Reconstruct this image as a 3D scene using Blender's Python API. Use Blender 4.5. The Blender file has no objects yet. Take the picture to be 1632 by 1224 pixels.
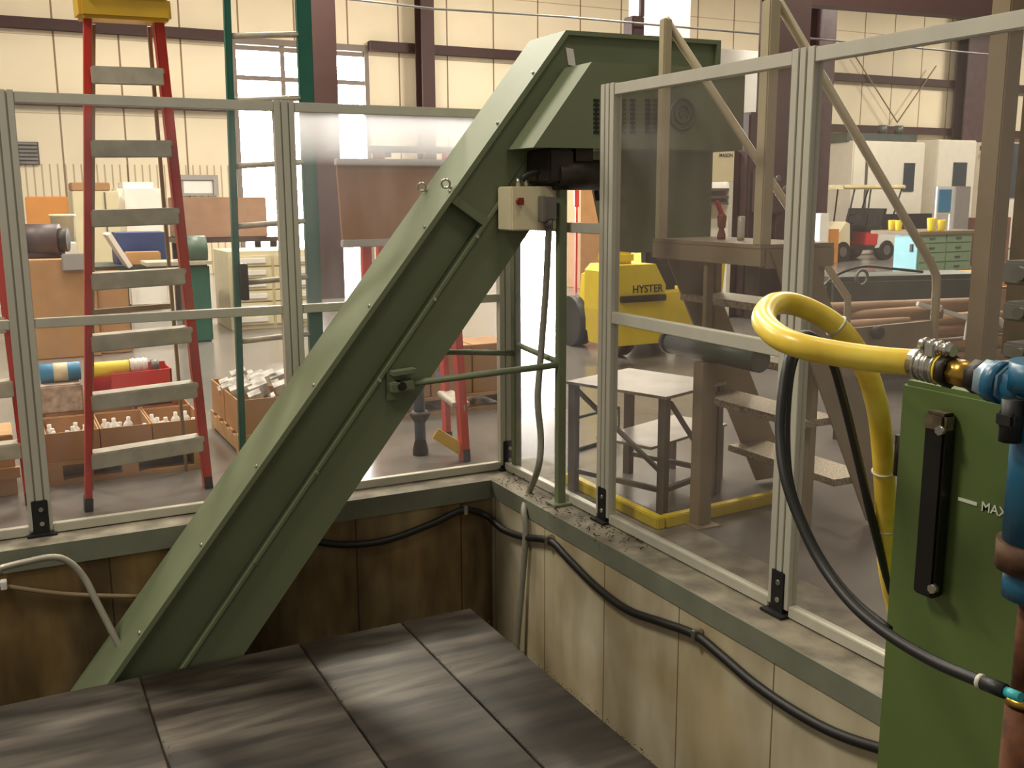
import bpy, bmesh, math, random
from mathutils import Vector, Matrix
random.seed(7)
SC = bpy.context.scene
COL = SC.collection
V = Vector

# ------------------------------------------------------------------ camera
FPX, PITCH, YAW, ROLL, EYE = 1600.0, 10.63, 27.2, -0.2584, 1.6
p_, y_, r_ = (math.radians(a) for a in (PITCH, YAW, ROLL))
FWD = V((math.sin(y_)*math.cos(p_), math.cos(y_)*math.cos(p_), -math.sin(p_)))
R0 = V((math.cos(y_), -math.sin(y_), 0)); U0 = R0.cross(FWD)
RGT = R0*math.cos(r_) + U0*math.sin(r_); UP = -R0*math.sin(r_) + U0*math.cos(r_)
cam = bpy.data.cameras.new('camera'); cam_o = bpy.data.objects.new('camera', cam); COL.objects.link(cam_o)
mw = Matrix((RGT, UP, -FWD)).transposed().to_4x4(); mw.translation = V((0, 0, EYE)); cam_o.matrix_world = mw
cam.sensor_fit = 'HORIZONTAL'; cam.sensor_width = 36; cam.lens = 36*FPX/1632; cam.clip_start = .05; cam.clip_end = 200
SC.camera = cam_o

# ------------------------------------------------------------------ world, lamps, exposure
SC.view_settings.view_transform = 'Standard'; SC.view_settings.look = 'None'
SC.view_settings.gamma = 1; SC.view_settings.use_curve_mapping = False
SC.view_settings.exposure = 0.0
w = bpy.data.worlds.new('hall_air'); SC.world = w; w.use_nodes = True
w.node_tree.nodes['Background'].inputs[0].default_value = (1.0, .93, .82, 1)
w.node_tree.nodes['Background'].inputs[1].default_value = .30
def area(name, loc, sx, sy, power, col=(1, .93, .8), target=None):
    l = bpy.data.lights.new(name, 'AREA'); l.shape = 'RECTANGLE'; l.size = sx; l.size_y = sy; l.energy = power; l.color = col
    o = bpy.data.objects.new(name, l); COL.objects.link(o); o.location = loc
    if target: o.rotation_euler = (V(target)-V(loc)).to_track_quat('-Z', 'Y').to_euler()
    return o
for lx, ly, pw in ((-3.2, 3.4, 460), (2.6, .8, 90), (5, 7, 260), (-3, 11, 620), (4, 14, 900), (1.2, 9.2, 420), (12, 9, 600), (11, 16, 1000), (20, 15, 800), (28, 17, 900), (19, 8, 300)):  # lamp behind mid back fence is unseen fill, added to whiten its glare pane
    area('high_bay_and_fill_lamp', (lx, ly, 7.4), 1.6, 1.6, pw)

# ------------------------------------------------------------------ pixels to points on planes of the hall
def at(x, y, X=None, Y=None, Z=None, d=None):
    r = FWD + RGT*((x-816)/FPX) - UP*((y-612)/FPX)
    t = d if d is not None else X/r.x if X is not None else Y/r.y if Y is not None else (Z-EYE)/r.z
    return V((0, 0, EYE)) + r*t

# ------------------------------------------------------------------ materials
def lin(c): return tuple((v/255/12.92 if v/255 <= .04045 else ((v/255+.055)/1.055)**2.4) for v in c) + (1,)
MATS = {}
def mat(name, rgb, rough=.5, metal=0.0, var=.12, scale=6.0, bump=0.0, stretch=(1, 1, 1), rgb2=None, spec=None, emit=0):
    if name in MATS: return MATS[name]
    m = bpy.data.materials.new(name); m.use_nodes = True; nt = m.node_tree; n = nt.nodes; b = n['Principled BSDF']
    b.inputs['Roughness'].default_value = rough; b.inputs['Metallic'].default_value = metal
    if spec is not None: b.inputs['Specular IOR Level'].default_value = spec
    c = lin(rgb); c2 = lin(rgb2) if rgb2 else tuple(v*(1-var*2) for v in c[:3]) + (1,)
    tc = n.new('ShaderNodeTexCoord'); mp = n.new('ShaderNodeMapping'); mp.inputs['Scale'].default_value = stretch
    nz = n.new('ShaderNodeTexNoise'); nz.inputs['Scale'].default_value = scale; nz.inputs['Detail'].default_value = 5
    rp = n.new('ShaderNodeValToRGB'); rp.color_ramp.elements[0].position = .36; rp.color_ramp.elements[1].position = .66
    rp.color_ramp.elements[0].color = c2; rp.color_ramp.elements[1].color = c
    L = nt.links.new
    L(tc.outputs['Object'], mp.inputs['Vector']); L(mp.outputs[0], nz.inputs['Vector']); L(nz.outputs['Fac'], rp.inputs[0]); L(rp.outputs[0], b.inputs['Base Color'])
    if bump:
        bp = n.new('ShaderNodeBump'); bp.inputs['Strength'].default_value = bump; bp.inputs['Distance'].default_value = .01
        L(nz.outputs['Fac'], bp.inputs['Height']); L(bp.outputs[0], b.inputs['Normal'])
    if emit:
        b.inputs['Emission Color'].default_value = c; b.inputs['Emission Strength'].default_value = emit
    MATS[name] = m
    return m

def stripes(m, axis, period, width, dark, soft=.0, phase=0.0, zmax=None, zmin=None):
    """multiply the base colour by dark in thin lines every <period> metres along an object axis (board joints, panel seams)"""
    nt = m.node_tree; n = nt.nodes; L = nt.links.new; b = n['Principled BSDF']
    src = b.inputs['Base Color'].links[0].from_socket
    tc = n.new('ShaderNodeTexCoord'); sp = n.new('ShaderNodeSeparateXYZ'); L(tc.outputs['Object'], sp.inputs[0])
    def math_(op, a, bb=None):
        q = n.new('ShaderNodeMath'); q.operation = op
        for i, s in enumerate((a, bb)):
            if s is None: continue
            if isinstance(s, (int, float)): q.inputs[i].default_value = s
            else: L(s, q.inputs[i])
        return q.outputs[0]
    v = math_('ADD', sp.outputs[axis], 1000.0+phase)
    fr = math_('MODULO', v, period)
    line = math_('LESS_THAN', fr, width)
    if zmax is not None: line = math_('MULTIPLY', line, math_('LESS_THAN', sp.outputs[2], zmax))
    if zmin is not None: line = math_('MULTIPLY', line, math_('GREATER_THAN', sp.outputs[2], zmin))
    mx = n.new('ShaderNodeMix'); mx.data_type = 'RGBA'; mx.blend_type = 'MULTIPLY'
    L(line, mx.inputs[0]); L(src, mx.inputs[6]); mx.inputs[7].default_value = lin(dark); L(mx.outputs[2], b.inputs['Base Color'])
    return m

def pane_mat(name, rgb, fac, grad=.06, rough=.12, top=0):
    m = bpy.data.materials.new(name); m.use_nodes = True; nt = m.node_tree; n = nt.nodes; L = nt.links.new
    for x in list(n): n.remove(x)
    out = n.new('ShaderNodeOutputMaterial'); tr = n.new('ShaderNodeBsdfTransparent'); tr.inputs[0].default_value = (.93, .93, .92, 1)
    df = n.new('ShaderNodeBsdfDiffuse'); df.inputs[0].default_value = lin(rgb)
    tl = n.new('ShaderNodeBsdfTranslucent'); tl.inputs[0].default_value = lin(rgb)
    ad = n.new('ShaderNodeMixShader'); ad.inputs[0].default_value = .7; L(df.outputs[0], ad.inputs[1]); L(tl.outputs[0], ad.inputs[2])
    tc = n.new('ShaderNodeTexCoord'); mp = n.new('ShaderNodeMapping'); mp.inputs['Scale'].default_value = (1, 1, .35)
    nz = n.new('ShaderNodeTexNoise'); nz.inputs['Scale'].default_value = 3.5; nz.inputs['Detail'].default_value = 4
    mr = n.new('ShaderNodeMapRange'); mr.inputs[1].default_value = .35; mr.inputs[2].default_value = .7; mr.inputs[3].default_value = max(0, fac-grad); mr.inputs[4].default_value = fac+grad
    L(tc.outputs['Object'], mp.inputs[0]); L(mp.outputs[0], nz.inputs['Vector']); L(nz.outputs['Fac'], mr.inputs[0])
    hz = mr.outputs[0]
    if top:                                                              # white glare veil painted in, denser towards the upper rail of this sheet
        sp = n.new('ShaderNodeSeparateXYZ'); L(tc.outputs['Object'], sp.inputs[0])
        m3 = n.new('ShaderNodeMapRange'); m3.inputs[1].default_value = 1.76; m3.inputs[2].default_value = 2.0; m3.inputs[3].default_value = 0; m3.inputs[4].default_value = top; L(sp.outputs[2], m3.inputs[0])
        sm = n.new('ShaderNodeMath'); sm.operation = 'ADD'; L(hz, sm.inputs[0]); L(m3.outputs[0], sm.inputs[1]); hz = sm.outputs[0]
    m1 = n.new('ShaderNodeMixShader'); L(hz, m1.inputs[0]); L(tr.outputs[0], m1.inputs[1]); L(ad.outputs[0], m1.inputs[2])
    gl = n.new('ShaderNodeBsdfGlossy'); gl.inputs['Roughness'].default_value = rough; gl.inputs[0].default_value = (.9, .9, .9, 1)
    lw = n.new('ShaderNodeLayerWeight'); lw.inputs[0].default_value = .5
    pw = n.new('ShaderNodeMath'); pw.operation = 'POWER'; pw.inputs[1].default_value = 5.0; L(lw.outputs['Facing'], pw.inputs[0])
    fr = n.new('ShaderNodeMath'); fr.operation = 'MULTIPLY_ADD'; fr.inputs[1].default_value = .5; fr.inputs[2].default_value = .02; L(pw.outputs[0], fr.inputs[0])
    m2 = n.new('ShaderNodeMixShader'); L(fr.outputs[0], m2.inputs[0]); L(m1.outputs[0], m2.inputs[1]); L(gl.outputs[0], m2.inputs[2])
    L(m2.outputs[0], out.inputs[0]); MATS[name] = m
    return m

green = mat('green_machine_paint', (108, 116, 87), .58, var=.05, scale=3)
green_tank = mat('olive_green_enamel', (88, 106, 54), .4, var=.07, scale=4)
alu = mat('brushed_aluminium', (196, 192, 176), .42, .25, var=.04, scale=9, stretch=(1, 1, .2))
alu_dark = mat('aluminium_slot', (92, 88, 74), .5, .5)
black = mat('black_steel', (22, 20, 20), .55, var=.1)
rubber = mat('black_rubber', (26, 24, 22), .5, var=.15, scale=20)
steel = mat('bright_zinc_steel', (200, 196, 184), .25, .9, var=.08)
greysteel = mat('grey_steel', (120, 116, 110), .45, .5, var=.1)
darksteel = mat('dark_oily_steel', (58, 50, 42), .5, .5, var=.2, scale=12)
red = mat('red_fibreglass', (196, 50, 34), .45, var=.06)
darkgreen = mat('dark_green_fibreglass', (24, 88, 72), .45, var=.06)
ladderstep = mat('worn_ladder_step', (186, 178, 160), .5, .1, var=.1, scale=14)
yellow = mat('yellow_paint', (232, 204, 40), .45, var=.04)
capyellow = mat('yellow_cap', (222, 176, 44), .5, var=.08)
yhose = mat('yellow_hose_rubber', (250, 224, 92), .32, var=.10, scale=14, rgb2=(228, 190, 60))
brass = mat('brass', (190, 150, 70), .3, .9, var=.1, scale=20)
blue = mat('blue_pump_paint', (30, 92, 122), .35, var=.1, scale=8)
cream = mat('cream_enamel', (218, 206, 170), .45, var=.04)
white = mat('white_plastic', (232, 228, 220), .45, var=.03)
cardboard = mat('cardboard', (176, 132, 86), .8, var=.07, scale=5)
pine = mat('pallet_wood', (190, 150, 104), .8, var=.12, scale=8, stretch=(.3, 1, 1))
brownboard = mat('brown_hardboard', (138, 92, 52), .7, var=.06, scale=3)
beige = mat('beige_stair_paint', (146, 130, 104), .5, var=.08, scale=5)
railbeige = mat('beige_rail_paint', (178, 164, 132), .42, var=.06, scale=5)
brownred = mat('red_oxide_steel', (56, 28, 22), .65, var=.08, scale=2)
plum = mat('dark_plum_machine', (74, 52, 52), .5, var=.2, scale=5)
lightblue = mat('light_blue_paint', (140, 200, 214), .5, var=.04)
midblue = mat('mid_blue_sheet', (62, 132, 176), .5, var=.04)
navy = mat('navy_plastic', (52, 66, 112), .5, var=.06)
pipe_brown = mat('rusty_bar', (170, 134, 100), .6, .1, var=.14, scale=6, stretch=(.2, 1, 1))
crate_red = mat('red_plastic', (204, 52, 46), .4, var=.04)
orange = mat('orange_board', (212, 140, 58), .6, var=.05)
purplegrey = mat('grey_enamel', (158, 152, 148), .5, var=.04)
tan = mat('tan_steel', (134, 116, 86), .55, var=.08, scale=3)
seafoam = mat('sea_green_paint', (132, 158, 122), .5, var=.04)
darkgreen2 = mat('dark_grey_green_steel', (86, 92, 84), .45, .2, var=.1)
glassdark = mat('dark_window', (60, 66, 72), .15, var=.05)
teal = mat('teal_plastic', (60, 170, 176), .4, var=.05)
redpl = mat('dark_red_plastic', (120, 40, 20), .4, var=.05)
blueglow = mat('pale_blue_label', (130, 160, 210), .5, var=.04)

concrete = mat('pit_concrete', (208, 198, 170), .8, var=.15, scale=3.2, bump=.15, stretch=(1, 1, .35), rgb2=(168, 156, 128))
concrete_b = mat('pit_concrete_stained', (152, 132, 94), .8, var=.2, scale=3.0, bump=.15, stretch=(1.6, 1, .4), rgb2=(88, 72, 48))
ledge_m = mat('ledge_concrete', (142, 134, 114), .7, var=.16, scale=7, bump=.1, rgb2=(98, 90, 76))
kerb_m = mat('kerb_steel', (122, 124, 106), .6, .1, var=.1, scale=5)
floor_m = mat('factory_floor', (118, 112, 107), .2, var=.08, scale=1.2, spec=.6)
siding = mat('cream_wall_lining', (226, 212, 184), .7, var=.03, scale=.8)
ceil_m = mat('ceiling_lining', (200, 190, 170), .8, var=.03, scale=.6)
stripes(concrete, 1, .58, .007, (150, 140, 120), phase=.2)
stripes(concrete_b, 0, .62, .008, (150, 140, 120), phase=.31)
stripes(siding, 0, 1.18, .035, (150, 128, 112), phase=.42)
stripes(siding, 0, .143, .03, (200, 190, 178), zmax=2.25)
stripes(siding, 2, 1.45, .02, (206, 196, 186), phase=.2, zmin=2.6)
plate_m = mat('ground_steel_plate', (108, 100, 91), .44, .35, var=.25, scale=2.4, bump=.05, stretch=(.7, 4.6, 1), rgb2=(50, 44, 38))
def blotches(m, scale, dark, stretch=(1, 1, 1), lo=.4, hi=.62):
    """large oily stains over the base colour"""
    nt = m.node_tree; n = nt.nodes; L = nt.links.new; b = n['Principled BSDF']; src = b.inputs['Base Color'].links[0].from_socket
    tc = n.new('ShaderNodeTexCoord'); mp = n.new('ShaderNodeMapping'); mp.inputs['Scale'].default_value = stretch; mp.inputs['Location'].default_value = (3.1, 1.7, 0)
    nz = n.new('ShaderNodeTexNoise'); nz.inputs['Scale'].default_value = scale; nz.inputs['Detail'].default_value = 3
    mr = n.new('ShaderNodeMapRange'); mr.inputs[1].default_value = lo; mr.inputs[2].default_value = hi
    mx = n.new('ShaderNodeMix'); mx.data_type = 'RGBA'; mx.blend_type = 'MULTIPLY'; mx.inputs[7].default_value = lin(dark)
    L(tc.outputs['Object'], mp.inputs[0]); L(mp.outputs[0], nz.inputs['Vector']); L(nz.outputs['Fac'], mr.inputs[0]); L(mr.outputs[0], mx.inputs[0]); L(src, mx.inputs[6]); L(mx.outputs[2], b.inputs['Base Color'])
blotches(plate_m, 1.1, (140, 130, 118), (.8, 1.6, 1))
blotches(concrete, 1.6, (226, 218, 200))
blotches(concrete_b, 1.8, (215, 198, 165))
daylight_m = mat('daylight_glazing', (255, 255, 255), .5, var=0, emit=50.0)
daylight_up = mat('frosted_glazing', (255, 248, 230), .5, var=0, emit=1.3)
pane_l = pane_mat('clear_scuffed_sheet', (214, 212, 214), .022, .018)
pane_r = pane_mat('hazy_scuffed_sheet', (184, 170, 164), .085, .03)
pane_g = pane_mat('painted_glare_scuffed_sheet', (248, 248, 252), .04, .02, top=.7)
pane_c = pane_mat('milky_corner_sheet', (206, 206, 220), .06, .03)

# ------------------------------------------------------------------ mesh builder
class MB:
    def __init__(s): s.v = []; s.f = []; s.sm = []
    def add(s, vs, fs, smooth=False):
        o = len(s.v); s.v += [V(p) for p in vs]; s.f += [tuple(i+o for i in f) for f in fs]; s.sm += [smooth]*len(fs); return s
    def box(s, x0, x1, y0, y1, z0, z1, bev=0):
        return s.obox(V(((x0+x1)/2, (y0+y1)/2, (z0+z1)/2)), V(((x1-x0)/2, 0, 0)), V((0, (y1-y0)/2, 0)), V((0, 0, (z1-z0)/2)), bev)
    def obox(s, c, a, b, d, bev=0):
        c, a, b, d = V(c), V(a), V(b), V(d)
        bm = bmesh.new()
        bmesh.ops.create_cube(bm, size=2)
        if bev:
            # bevel in real units
            bm2 = bm
            for v in bm2.verts: v.co = V((v.co.x*a.length, v.co.y*b.length, v.co.z*d.length))
            bmesh.ops.bevel(bm2, geom=bm2.edges[:], offset=min(bev, .45*2*min(a.length, b.length, d.length)), segments=2, affect='EDGES')
            an, bn, dn = a.normalized(), b.normalized(), d.normalized()
            vs = [c + an*v.co.x + bn*v.co.y + dn*v.co.z for v in bm2.verts]
        else:
            vs = [c + a*v.co.x + b*v.co.y + d*v.co.z for v in bm.verts]
        bm.verts.index_update()
        fs = [[v.index for v in f.verts] for f in bm.faces]
        bm.free()
        if a.cross(b).dot(d) < 0: fs = [list(reversed(f)) for f in fs]
        return s.add(vs, fs)
    def bar(s, p0, p1, w, h, up=(0, 0, 1), bev=0):
        p0, p1 = V(p0), V(p1); t = p1-p0; L = t.length; t = t/L; u = V(up)
        u = (u - t*u.dot(t)); u = u.normalized() if u.length > 1e-5 else V((1, 0, 0)); sd = t.cross(u)
        return s.obox((p0+p1)/2, t*(L/2), sd*(w/2), u*(h/2), bev)
    def prism(s, poly, ext):
        poly = [V(p) for p in poly]; e = V(ext); n = len(poly)
        nr = V((0, 0, 0))
        for i in range(n): nr += poly[i].cross(poly[(i+1) % n])
        vs = poly + [p+e for p in poly]
        fs = [list(range(n)), list(range(2*n-1, n-1, -1))] + [[(i+1) % n, i, n+i, n+(i+1) % n] for i in range(n)]
        if nr.dot(e) > 0: fs = [list(reversed(f)) for f in fs]
        return s.add(vs, fs)
    def tube(s, pts, r, n=10, smooth_path=0, caps=True):
        pts = [V(p) for p in pts]
        if smooth_path: pts = spline(pts, smooth_path)
        rs = r if isinstance(r, (list, tuple)) else [r]*len(pts)
        m = len(pts); vs = []; ref = None
        for i, p in enumerate(pts):
            t = (pts[min(i+1, m-1)]-pts[max(i-1, 0)]).normalized()
            if ref is None:
                ref = V((0, 0, 1)) if abs(t.z) < .9 else V((1, 0, 0))
            ref = (ref - t*ref.dot(t)).normalized(); b = t.cross(ref)
            for k in range(n):
                a = 2*math.pi*k/n; vs.append(p + (ref*math.cos(a)+b*math.sin(a))*rs[i])
        fs = []
        for i in range(m-1):
            for k in range(n):
                fs.append((i*n+k, i*n+(k+1) % n, (i+1)*n+(k+1) % n, (i+1)*n+k))
        s.add(vs, fs, True)
        if caps:
            o = len(s.v)-len(vs)
            s.f += [tuple(o+k for k in reversed(range(n))), tuple(o+(m-1)*n+k for k in range(n))]; s.sm += [False, False]
        return s
    def cyl(s, p0, p1, r, n=18): return s.tube([p0, p1], r, n)
    def torus(s, c, ax, R, r, n=20, k=8):
        c = V(c); ax = V(ax).normalized(); a = ax.orthogonal().normalized(); b = ax.cross(a)
        pts = []; vs = []
        for i in range(n):
            t = 2*math.pi*i/n; d = a*math.cos(t)+b*math.sin(t)
            for j in range(k):
                u = 2*math.pi*j/k; vs.append(c+d*(R+r*math.cos(u))+ax*(r*math.sin(u)))
        fs = [(i*k+j, ((i+1) % n)*k+j, ((i+1) % n)*k+(j+1) % k, i*k+(j+1) % k) for i in range(n) for j in range(k)]
        return s.add(vs, fs, True)
    def lathe(s, c, prof, n=20, axis=(0, 0, 1)):
        c = V(c); ax = V(axis).normalized(); return s.tube([c+ax*h for h, r in prof], [max(r, .0005) for h, r in prof], n)
def spline(pts, k):
    out = []
    P = [pts[0]*2-pts[1]] + pts + [pts[-1]*2-pts[-2]]
    for i in range(1, len(P)-2):
        a, b, c, d = P[i-1:i+3]
        for j in range(k):
            t = j/k
            out.append(.5*((2*b)+(c-a)*t+(2*a-5*b+4*c-d)*t*t+(3*b-a-3*c+d)*t**3))
    out.append(pts[-1]); return out

ORIG = {}
def thing(name, label, cat, loc=(0, 0, 0), group=None):
    o = bpy.data.objects.new(name, None); o.empty_display_size = .1; COL.objects.link(o); o.location = loc
    o['label'] = label; o['category'] = cat
    if group: o['group'] = group
    ORIG[o] = V(loc); return o
def mesh(name, mb, m, parent=None, base=None, bevel=0):
    org = ORIG[parent] if parent is not None else V(base if base is not None else (0, 0, 0))
    me = bpy.data.meshes.new(name); me.from_pydata([tuple(v-org) for v in mb.v], [], mb.f)
    me.polygons.foreach_set('use_smooth', mb.sm); me.materials.append(m); me.validate(); me.update()
    o = bpy.data.objects.new(name, me); COL.objects.link(o)
    if parent is not None: o.parent = parent
    else: o.location = org
    ORIG[o] = org
    return o
def solo(name, mb, m, label, cat, base=(0, 0, 0), group=None, kind=None):
    o = mesh(name, mb, m, None, base); o['label'] = label; o['category'] = cat
    if group: o['group'] = group
    if kind: o['kind'] = kind
    return o
def struct(name, mb, m, parent=None):
    o = mesh(name, mb, m, parent)
    if parent is None: o['kind'] = 'structure'
    return o
def copy_tree(o, parent=None, loc=None):
    c = o.copy(); COL.objects.link(c)
    if parent is not None: c.parent = parent
    if loc is not None: c.location = loc
    for ch in list(o.children): copy_tree(ch, c)
    return c
def text(parent, s, origin, xd, ud, size, m, depth=.002, bold=0.0, name='lettering'):
    cu = bpy.data.curves.new(name, 'FONT'); cu.body = s; cu.size = 1; cu.extrude = 0; cu.offset = bold
    to = bpy.data.objects.new(name, cu); me = bpy.data.meshes.new_from_object(to); bpy.data.objects.remove(to)
    xd, ud = V(xd).normalized(), V(ud).normalized(); nd = xd.cross(ud); mb = MB()
    bm = bmesh.new(); bm.from_mesh(me)
    r = bmesh.ops.extrude_face_region(bm, geom=bm.faces[:])
    for g in r['geom']:
        if isinstance(g, bmesh.types.BMVert): g.co.z += depth/size
    bm.verts.index_update()
    mb.add([V(origin)+xd*(v.co.x*size)+ud*(v.co.y*size)+nd*(v.co.z*size) for v in bm.verts], [[v.index for v in f.verts] for f in bm.faces])
    bm.free(); bpy.data.meshes.remove(me)
    return mesh(name, mb, m, parent)

# ================================================================== THE SETTING
struct('floor', MB().box(-9, 46, 5.3, 22.2, -.15, 0).box(2.92, 46, -4, 5.3, -.15, 0), floor_m)
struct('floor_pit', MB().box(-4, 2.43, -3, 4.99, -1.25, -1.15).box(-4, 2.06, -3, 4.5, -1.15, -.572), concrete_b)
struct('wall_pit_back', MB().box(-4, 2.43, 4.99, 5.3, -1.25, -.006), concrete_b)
struct('wall_pit_right', MB().box(2.43, 2.92, -3, 5.3, -1.25, -.006), concrete)
struct('trim_ledge_back', MB().box(-4, 2.43, 4.99, 5.3, -.006, 0), ledge_m)
struct('trim_ledge_right', MB().box(2.43, 2.92, -3, 5.3, -.006, 0), ledge_m)
struct('trim_kerb_back', MB().box(-4, 2.42, 4.982, 4.99, -.105, .002), kerb_m)
struct('trim_kerb_right', MB().box(2.422, 2.43, -3, 4.982, -.092, .002), kerb_m)
WY = 22.0
# daylight openings in the far wall: (x0, x1, z0, z1)
def px_x(x, y=150): return at(x, y, Y=WY).x
oa0, oa1 = px_x(371), px_x(588)
ob0, ob1 = px_x(806, 300), px_x(925, 300)
zt = at(480, 66, Y=WY).z; zm = at(480, 128, Y=WY).z; zb = at(895, 258, Y=WY).z
wl = MB()
wl.box(-9, oa0, WY, WY+.2, 0, 9).box(oa0, oa1, WY, WY+.2, zt, 9).box(oa1, ob0, WY, WY+.2, 0, 9).box(ob0, ob1, WY, WY+.2, zb, 9).box(ob1, 46, WY, WY+.2, 0, 9)
struct('wall_back', wl, siding)
struct('ceiling', MB().box(-9, 46, -4, 22.2, 9, 9.2), ceil_m)
def opening(name, x0, x1, zs, muntin):
    fr = MB()
    fr.box(x0, x0+.1, WY-.05, WY+.1, 0, zs[-1]).box(x1-.1, x1, WY-.05, WY+.1, 0, zs[-1]).box(x0+.1, x1-.1, WY-.05, WY+.1, zs[-1]-.12, zs[-1])
    for z in zs[1:-1]: fr.box(x0+.1, x1-.1, WY-.02, WY+.08, z-.05, z+.05)
    for f in muntin: fr.box(x0+(x1-x0)*f-.05, x0+(x1-x0)*f+.05, WY-.012, WY+.07, zs[0]+.01, zs[-1]-.13)
    o = struct(name, fr, mat('grey_door_frame', (120, 108, 100), .6, var=.05))
    if len(zs) > 2:
        struct('glazing', MB().box(x0+.1, x1-.1, WY+.12, WY+.16, zs[-2], zs[-1]-.05), daylight_up, o)
        struct('daylight', MB().box(x0+.1, x1-.1, WY+.12, WY+.16, 0, zs[-2]), daylight_m, o)
    else:
        struct('daylight', MB().box(x0+.1, x1-.1, WY+.12, WY+.16, 0, zs[-1]), daylight_m, o)
opening('window_1', oa0, oa1, [0, zm, (zm+zt)/2+.2, zt], [.36])
opening('door_1', ob0, ob1, [0, zb], [])
# steel frame of the far wall: girts and columns
g = MB()
for yy, x in ((58, 345), (170, 345)):
    z = at(x, yy, Y=WY).z; g2 = MB().box(-9, oa0 if z < zt else 46, WY-.2, WY, z-.10, z+.10)
    if z < zt: g2.box(oa1, 46, WY-.2, WY, z-.10, z+.10)
    struct('trim_1' if yy == 58 else 'trim_2', g2, brownred)
def icolumn(xc, y0, hw, hd, top=9, t=.04):
    return MB().box(xc-hw, xc+hw, y0, y0+t, 0, top).box(xc-hw, xc+hw, y0+2*hd-t, y0+2*hd, 0, top).box(xc-t/2, xc+t/2, y0+t, y0+2*hd-t, 0, top)
def column(px, Yc, wpx, label, top=8.95, m=brownred):
    a = at(px-wpx/2, 150, Y=Yc).x; b = at(px+wpx/2, 150, Y=Yc).x
    return solo('steel_column', icolumn((a+b)/2, Yc, (b-a)/2, .2, top), m, label, 'column', ((a+b)/2, Yc+.2, 0), None)
column(684, WY-.65, 20, 'narrow red-brown steel column on the far wall right of the daylight opening')
column(519, 15.5, 40, 'wide red-brown steel column standing in front of the bright daylight opening')
column(1262, 11.0, 50, 'stout red-brown steel column behind the stair handrails')
column(1316, 17.4, 24, 'dusky column left of the golf cart', m=plum)
column(1556, WY-.65, 34, 'dark column on the far wall above the right-hand machine booth', m=plum)
struct('trim_3', MB().bar(at(1225, -14, Y=12.6), at(1660, 22, Y=12.6), .25, .35), brownred)
# thin diagonal brace rods of the wall
br = MB()
for a, b in (((1362, 88), (1430, 195)), ((1430, 195), (1492, 105))): br.cyl(at(*a, Y=WY-.25), at(*b, Y=WY-.25), .02, 6)
struct('trim_4', br, tan)
struct('trim_5', MB().tube([at(500, -8, Y=14.9), at(690, 14, Y=14.9), at(900, 27, Y=14.9), at(1300, 62, Y=14.9), at(1610, 90, Y=14.9)], .018, 6), greysteel)

# steel plates of the pit deck
XS = [-2.3, -.95, .43, 1.17, 1.70, 2.095]
LB = ['leftmost ground steel floor plate in the pit, left of the conveyor foot', 'wide ground steel floor plate at whose far edge the conveyor foot stands',
      'ground steel floor plate right of the plate at the conveyor foot', 'streaked bright steel floor plate second from the right-hand pit wall', 'narrow steel floor plate lying along the right-hand pit wall']
for i in range(5):
    solo('floor_plate', MB().box(XS[i]+.004, XS[i+1]-.004, -2.6, 4.565-(.02 if i == 0 else 0), -.572, -.55, .003), plate_m, LB[i], 'floor plate', ((XS[i]+XS[i+1])/2, 2, -.572), 'steel plates of the pit deck')
ch = MB(); rnd = random.Random(3)
def chip(x, y, z, s):
    a = rnd.uniform(0, 6.28); q = V((math.cos(a), math.sin(a), rnd.uniform(-.2, .8)))*s
    ch.bar(V((x, y, z+.006)), V((x, y, z+.006))+q, s*.22, s*.15)
for k in range(260):
    xs = rnd.choice([.43, 1.17, 1.70, 2.09, 2.09]); chip(xs+rnd.gauss(0, .008), rnd.uniform(2.9, 4.5), -.549, rnd.uniform(.005, .011))
for k in range(240):
    yy = rnd.uniform(3.6, 4.95); chip(rnd.uniform(2.45, 2.6)+rnd.gauss(0, .03), yy, .001, rnd.uniform(.006, .02))
solo('metal_chips', ch, mat('metal_shavings', (88, 76, 64), .4, .6, var=.4, scale=60), 'loose metal shavings scattered along the plate seams and on the pit ledge', 'metal chips', (0, 0, 0), None, 'stuff')

# ================================================================== SAFETY FENCES
def foot(parent, post, x, y, ax):
    a, b = (.036, .028) if ax == 0 else (.028, .036)
    f = mesh('foot_bracket', MB().box(x-a, x+a, y-b, y+b, .0, .175, .003).box(x-a-.03, x+a+.03, y-b-.025, y+b+.025, 0.001, .012, .002), black, parent)
    for z in (.06, .13):
        bl = MB()
        if ax == 0: bl.cyl((x+.005, y-b-.004, z), (x+.005, y-b+.002, z), .011, 10)
        else: bl.cyl((x-a-.004, y-.005, z), (x-a+.002, y-.005, z), .011, 10)
        mesh('bolt', bl, steel, f)
def fence_post(parent, x, y, ax, h=2.075):
    m = MB()
    if ax == 0:
        m.box(x-.052, x-.020, y-.023, y+.023, .03, h, .002).box(x-.013, x+.018, y-.023, y+.023, .03, h, .002).box(x+.025, x+.052, y-.023, y+.023, .03, h, .002).box(x-.05, x+.05, y-.012, y+.012, .03, h-.004)
    else:
        m.box(x-.023, x+.023, y-.056, y-.022, .03, h, .002).box(x-.023, x+.023, y-.015, y+.015, .03, h, .002).box(x-.023, x+.023, y+.022, y+.056, .03, h, .002).box(x-.012, x+.012, y-.05, y+.05, .03, h-.004)
    p = mesh('post', m, alu, parent); foot(parent, p, x, y, ax); return p
FY = 5.17
PXL, PXM, PXC = at(24, 400, Y=FY).x, at(461, 400, Y=FY).x, at(807, 560, Y=FY).x
fb = thing('safety_fence', 'aluminium framed clear panel fence along the back ledge of the pit, behind the conveyor', 'fence', (1.3, FY, 0))
for x in (PXL-1.2, PXL, PXM, PXC): fence_post(fb, x, FY, 0)
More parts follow.
